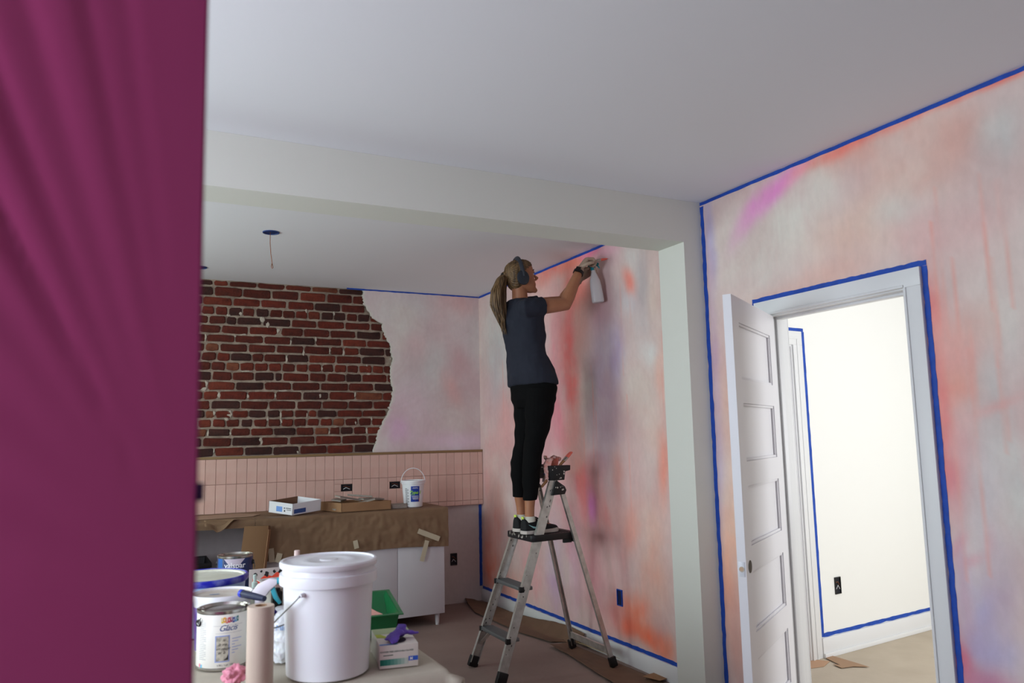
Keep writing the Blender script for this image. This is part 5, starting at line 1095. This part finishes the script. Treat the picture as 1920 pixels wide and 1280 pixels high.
# -- trigger spray bottle behind the roll
def trigger_bottle(label, c, az, h, bm, hm, tm):
    t = thing('spray_bottle', label, 'spray bottle', c, az); k = h/.25
    ob('bottle', MB().lathe([(1e-6, 0), (.034, 0), (.037, .004), (.037, .11*k), (.034, .135*k), (.020, .160*k), (.0135, .168*k), (.0135, .178*k), (1e-6, .178*k)], 36), bm, t, smooth=40)
    ob('collar', MB().lathe([(.0165, .168*k), (.0165, .188*k), (.012, .190*k), (1e-6, .190*k)], 28), hm, t, smooth=35)
    hd_ = ob('spray_head', MB().prism([(-.040, .196*k), (-.014, .184*k), (.016, .186*k), (.036, .216*k), (.064, .240*k), (.064, .258*k), (.036, .262*k), (-.006, .242*k)], (0, -.013, 0), X_, Z_, Y_, .026), hm, t, bevel=.004)
    ob('nozzle', MB().tube([(.062, 0, .250*k), (.080, 0, .252*k)], [.012, .011], 16), tm, hd_); ob('trigger', MB().prism([(.036, .226*k), (.052, .230*k), (.064, .196*k), (.078, .170*k), (.069, .165*k), (.050, .188*k)], (0, -.007, 0), X_, Z_, Y_, .014), tm, t, bevel=.002)
    return t
AQ = mat('aqua_plastic', (60, 176, 196), .35)
pp = onY(487, 1110, 2.985)
trigger_bottle('white trigger spray bottle with aqua trigger standing behind the paper roll', (pp.x, pp.y, ZT_), math.radians(-22), .240, mat('clear_bottle', (226, 232, 234), .1, trans=.7), mat('white_head', (234, 226, 236), .35), AQ)
# -- navy handle resting across the tub rim
a, b = onZ(452, 1112, ZT_+.2175), onZ(496, 1122, ZT_+.213); d = (b-a).normalized(); t = thing('brush_handle', 'short navy handle with a bright blue end lying across the tub rim', 'handle', tuple(a))
ob('grip', MB().tube([Vector((0, 0, 0))+d*.012, d*.040, (b-a)*.75, (b-a)], [.0125, .0125, .011, .009], 16), mat('navy_rubber', (28, 32, 66), .4), t); ob('end_cap', MB().tube([d*-.002, d*.012], .0135, 16), mat('vivid_blue', (36, 54, 190), .35), t)
# -- small clear pump bottle
p = onZ(478, 1080, ZT_+.135); c = (p.x, p.y, ZT_); t = thing('pump_bottle', 'small clear bottle with a pale spray cap beside the dark blue can', 'bottle', c)
CLR = mat('clear_plastic', (220, 230, 230), .05, trans=.92, ior=1.3)
ob('bottle', MB().lathe([(1e-6, 0), (.020, 0), (.022, .003), (.022, .070), (.018, .082), (.010, .088), (.010, .094), (1e-6, .094)], 28), CLR, t, smooth=40)
ob('cap', MB().lathe([(.013, .086), (.013, .108), (.008, .112), (.0075, .140), (.005, .143), (1e-6, .143)], 24), mat('mint_cap', (206, 224, 218), .4), t, smooth=35)
# -- roller trays
def roller_tray(name, label, c, az, L_, W_, H_, mt, pm, teeth=False):
    t = thing(name, label, 'paint tray', c, az, group='roller trays')
    def sec(x, w, z): return [(x, -w/2, z), (x, w/2, z)]
    m = MB(); zb_ = [(-L_/2, H_*.0), (-L_/2+.10, .0), (L_/2, H_*.78)]
    th = .002
    v = [(-L_/2+.012, -W_/2+.012, .002), (-L_/2+.012, W_/2-.012, .002), (-L_/2+.11, W_/2-.012, .002), (-L_/2+.11, -W_/2+.012, .002), (L_/2-.012, W_/2-.012, H_*.86), (L_/2-.012, -W_/2+.012, H_*.86),
         (-L_/2, -W_/2, H_), (-L_/2, W_/2, H_), (-L_/2+.11, W_/2, H_), (-L_/2+.11, -W_/2, H_), (L_/2, W_/2, H_), (L_/2, -W_/2, H_)]
    m.add(v, [(0, 1, 2, 3), (3, 2, 4, 5), (0, 6, 7, 1), (1, 7, 8, 2), (2, 8, 10, 4), (4, 10, 11, 5), (5, 11, 9, 3), (3, 9, 6, 0)])
    ob('tray', m, mt, t, thick=.002, smooth=30)
    lip = MB(); e_ = .014
    for (x0, x1, y0, y1) in ((-L_/2-e_, -L_/2, -W_/2-e_, W_/2+e_), (L_/2, L_/2+e_, -W_/2-e_, W_/2+e_), (-L_/2, L_/2, -W_/2-e_, -W_/2), (-L_/2, L_/2, W_/2, W_/2+e_)): lip.box(x0, x1, y0, y1, H_-.002, H_+.0015)
    ob('lip', lip, mt, t); ob('leg', MB().box(L_/2-.05, L_/2-.03, -W_/2+.02, -W_/2+.035, 0, H_*.5), mt, t); ob('leg', MB().box(L_/2-.05, L_/2-.03, W_/2-.035, W_/2-.02, 0, H_*.5), mt, t)
    rn = random.Random(len(label)); q = []
    for k in range(22): a = 2*math.pi*k/22; q.append(((L_/2-.02)*math.cos(a)*rn.uniform(.72, .98)-.01, (W_/2-.016)*math.sin(a)*rn.uniform(.86, 1)))
    pm_ = MB()
    def zf(x): return .009 if x < -L_/2+.11 else .009+(x+L_/2-.11)/(L_-.122)*(H_*.86)
    vs_ = [(x, y, zf(x)) for x, y in q]+[(0, 0, zf(0)+.001), (-L_/2+.11, 0, .010)]
    pm_.add(vs_, [(k, (k+1) % 22, 22 if q[k][0] > -.04 else 23) for k in range(22)]); ob('wet_paint', pm_, pm, t, smooth=180)
    return t
t = roller_tray('paint_tray', 'green plastic roller tray with pink paint behind the glove box', (.822, 3.03, ZT_+.022), math.radians(84), .25, .265, .090, mat('green_plastic', (26, 112, 62), .25, trans=.15), mat('wet_pink', (246, 176, 164), .2)); t.rotation_euler = (0, -.15, math.radians(84))
for k_, yy_ in enumerate((-.09, .09)): ob('prop', MB().box(.100, .116, yy_-.01, yy_+.01, -.036, .03), _M['green_plastic'], t)
t = roller_tray('paint_tray', 'white roller tray smeared with coral red at the back of the table', (.765, 3.76, ZT_), math.radians(8), .34, .26, .10, mat('white_tray', (208, 200, 196), .4), mat('wet_coral', (246, 92, 70), .25))
t2 = thing('paint_board', 'white board edge smeared with coral paint and black blots standing in the tray', 'board', (.655, 3.945, ZT_+.026))
ob('board', MB().box(-.115, .16, -.004, .004, .004, .112), mat('board_white', (206, 196, 192), .5), t2)
q = MB().prism([(-.10, .010), (.155, .010), (.155, .104), (.10, .098), (.05, .100), (.01, .090), (-.01, .074), (-.04, .084), (-.07, .062), (-.10, .070)], (0, -.0046, 0), X_, Z_, (0, -1, 0), .0004); ob('coral_smear', q, mat('wet_coral', (0, 0, 0)), t2)
for k, (x, z, s_) in enumerate(((-.088, .088, .010), (-.035, .086, .014), (0, .096, .008), (.03, .094, .012), (.085, .098, .010), (-.06, .10, .006))):
    rn = random.Random(k); ob('black_blot', MB().prism([(x+s_*rn.uniform(.5, 1.1)*math.cos(a), z+s_*rn.uniform(.6, 1.2)*math.sin(a)) for a in np.linspace(0, 5.6, 9)], (0, -.0052, 0), X_, Z_, (0, -1, 0), .0003), BK, t2)
# -- black square bottle, white lidded jar, blue tape roll, pale pink bottle, bag, tissue
p = onZ(519, 1102, ZT_+.12); t = thing('black_bottle', 'small square black bottle behind the spray bottle', 'bottle', (p.x, p.y, ZT_))
ob('bottle', MB().box(-.021, .021, -.021, .021, 0, .108), BLACK, t, bevel=.004); ob('cap', MB().lathe([(.014, .108), (.014, .120), (1e-6, .120)], 20), BLACK, t)
p = onZ(531, 1138, ZT_+.07); t = thing('white_jar', 'small white lidded jar tucked between the bucket and the bag', 'jar', (p.x, p.y+.012, ZT_))
ob('jar', MB().lathe([(1e-6, 0), (.026, 0), (.028, .004), (.028, .052), (1e-6, .052)], 28), WPL, t, smooth=35); ob('lid', MB().lathe([(.030, .052), (.030, .068), (.027, .070), (1e-6, .070)], 28), WPL, t, smooth=35)
p = onZ(508, 1139, ZT_+.10); t = thing('tape_roll', 'roll of blue tape standing on edge behind the paper roll', 'tape roll', (p.x-.004, p.y+.02, ZT_))
ob('tape', MB().loft([[Vector((0, 0, .046))+X_*(r_*math.cos(2*math.pi*k/40))+Z_*(r_*math.sin(2*math.pi*k/40))+Y_*y_ for k in range(40)] for r_, y_ in ((.036, -.012), (.046, -.012), (.046, .012), (.036, .012), (.036, -.012))], False, False), mat('navy_tape', (40, 34, 150), .5), t, smooth=35)
p = onZ(557, 1031, ZT_+.300); t = thing('slim_bottle', 'slim pale pink bottle peeking over the white bucket lid', 'bottle', (p.x, p.y, ZT_))
ob('bottle', MB().lathe([(1e-6, 0), (.026, 0), (.028, .004), (.028, .20), (.012, .24), (1e-6, .24)], 28), mat('pale_pink', (232, 206, 200), .4), t, smooth=40); ob('cap', MB().lathe([(.0115, .238), (.0115, .298), (.009, .300), (1e-6, .300)], 20), _M['pale_pink'], t)
t = thing('plastic_bag', 'crumpled thin white plastic bag with blue print beside the bucket', 'bag', (.500, 2.805, ZT_))
m = MB(); m.loft([ell(Vector((.004*math.sin(z*40), 0, z)), X_, Y_, a, b_, 30, 2.3) for z, a, b_ in ((.002, .040, .050), (.02, .049, .062), (.06, .051, .062), (.10, .046, .056), (.135, .040, .044), (.158, .026, .028), (.172, .012, .012))])
bg = remesh(m, .004, 1); displace(bg, lambda p: -abs(.013*noise.noise(p*24))-abs(.006*noise.noise(p*60)))
co_z = min(v.co.z for v in bg.vertices)
ob('bag', bg, mat('thin_plastic', (236, 238, 240), .25, trans=.2, sss=.1), t, smooth=60)
q = text_mb('MINI', .026, .1); q2 = wrap(q, .052, face((.5, 2.805)), .112); ob('print', q2, mat('print_blue', (96, 150, 214), .5), t)
t = ob('pink_tissue', displace(remesh(MB().ball((0, 0, .030), .034, .032, .030, 24, 16), .0028, 0), lambda p: .016*noise.noise(p*55)+.008*noise.noise(p*120)), mat('pink_tissue', (224, 150, 168), .85, var=(40, (206, 120, 142), .7)), loc=(.318, 2.580, ZT_+.006), label='crumpled pink rag on the cloth in front of the paint can', cat='rag')
# -- glove box with purple gloves
gd = Vector((.127, -.021, 0)).normalized(); gn = Vector((gd.y, -gd.x, 0)); go = onZ(705, 1256, ZT_); go.x += .012
t = thing('glove_box', 'white carton of disposable gloves with teal print at the table corner', 'box', (go.x, go.y, ZT_)); gi = -gn
ob('carton', MB().obox(gd*.0635+gi*.115+Z_*.0365, gd, gi, Z_, .0635, .115, .0365), mat('glove_carton', (226, 220, 210), .55), t, bevel=.0012)
def on_front(mb_, mt): mb_.v = [tuple(gd*x+Z_*y+gn*.0007) for x, y, _ in mb_.v]; ob('print', mb_, mt, t)
def on_top(mb_, mt, z=.0736): mb_.v = [tuple(gd*x+gi*y+Z_*z) for x, y, _ in mb_.v]; ob('print', mb_, mt, t)
TG = mat('teal_print', (54, 140, 122), .5)
for k in range(8): on_front(rect(.001+.0115*k, .0125+.0115*k, .010, .029), mat('teal_fade_%d' % k, tuple(int(a+(b-a)*(k/8.0)**1.1) for a, b in zip((18, 116, 98), (222, 218, 208))), .5))
q = text_mb('POWDER FREE DISPOSABLE GLOVES', .0068, 0, .0001); q.v = [(x+.056, y+.050, z) for x, y, z in q.v]; on_front(q, mat('green_text', (84, 112, 98), .6))
on_front(rect(.012, .044, .040, .0425), mat('green_text', (0, 0, 0))); on_front(rect(.095, .1262, .019, .033), mat('size_blue', (52, 96, 196), .5))
q = text_mb('M', .0125, 0, .0004); q.v = [(x+.104, y+.0215, z) for x, y, z in q.v]; q.v = [(x, y, 0) for x, y, z in q.v]
q.v = [tuple(gd*x+Z_*y+gn*.0012) for x, y, _ in q.v]; ob('print', q, WI, t)
on_top(rect(.001, .126, .150, .229), mat('pale_green_print', (176, 190, 150), .55)); on_top(rect(.001, .060, .001, .018), mat('blue_band', (110, 150, 204), .5))
q = MB(); q.v = [(.002, .150, 0), (.020, .148, 0), (.050, .085, 0), (.030, .095, 0), (.004, .105, 0)]; q.f = [(0, 1, 2, 3, 4)]; on_top(q, mat('leaf_green', (176, 190, 60), .5), .0739)
q = MB(); q.v = [(.066+.030*math.cos(a), .062+.045*math.sin(a), 0) for a in np.linspace(0, 6.0, 20)]; q.f = [tuple(range(20))]; on_top(q, mat('slot_dark', (40, 30, 44), .8), .0740)
gp = go+gd*.070+gi*.060; gt = thing('purple_glove', 'crumpled purple glove pulled up out of the carton slot', 'glove', (gp.x, gp.y, ZT_+.0755))
gm = MB()
gm.tube([gd*-.048+gi*-.03+Z_*.008, gd*-.02+gi*-.018+Z_*.016, Z_*.020, gd*.022+gi*.01+Z_*.018, gd*.070+gi*.004+Z_*.014], [(.004, .012), (.009, .020), (.014, .024), (.010, .018), (.003, .007)], 16)
gm.tube([Z_*.012+gd*.004, gd*.010+gi*.012+Z_*.030, gd*.016+gi*.016+Z_*.043], [(.016, .018), (.010, .020), (.004, .014)], 14)
gm.tube([gd*-.01+gi*-.02+Z_*.014, gd*-.025+gi*-.045+Z_*.010, gd*-.018+gi*-.062+Z_*.004], [(.008, .018), (.006, .017), (.003, .010)], 14)
ob('glove', displace(remesh(gm, .0026, 1), lambda p: .005*noise.noise(p*45)+.002*noise.noise(p*110)), mat('purple_nitrile', (98, 68, 176), .4, bump=(60, .2)), gt)
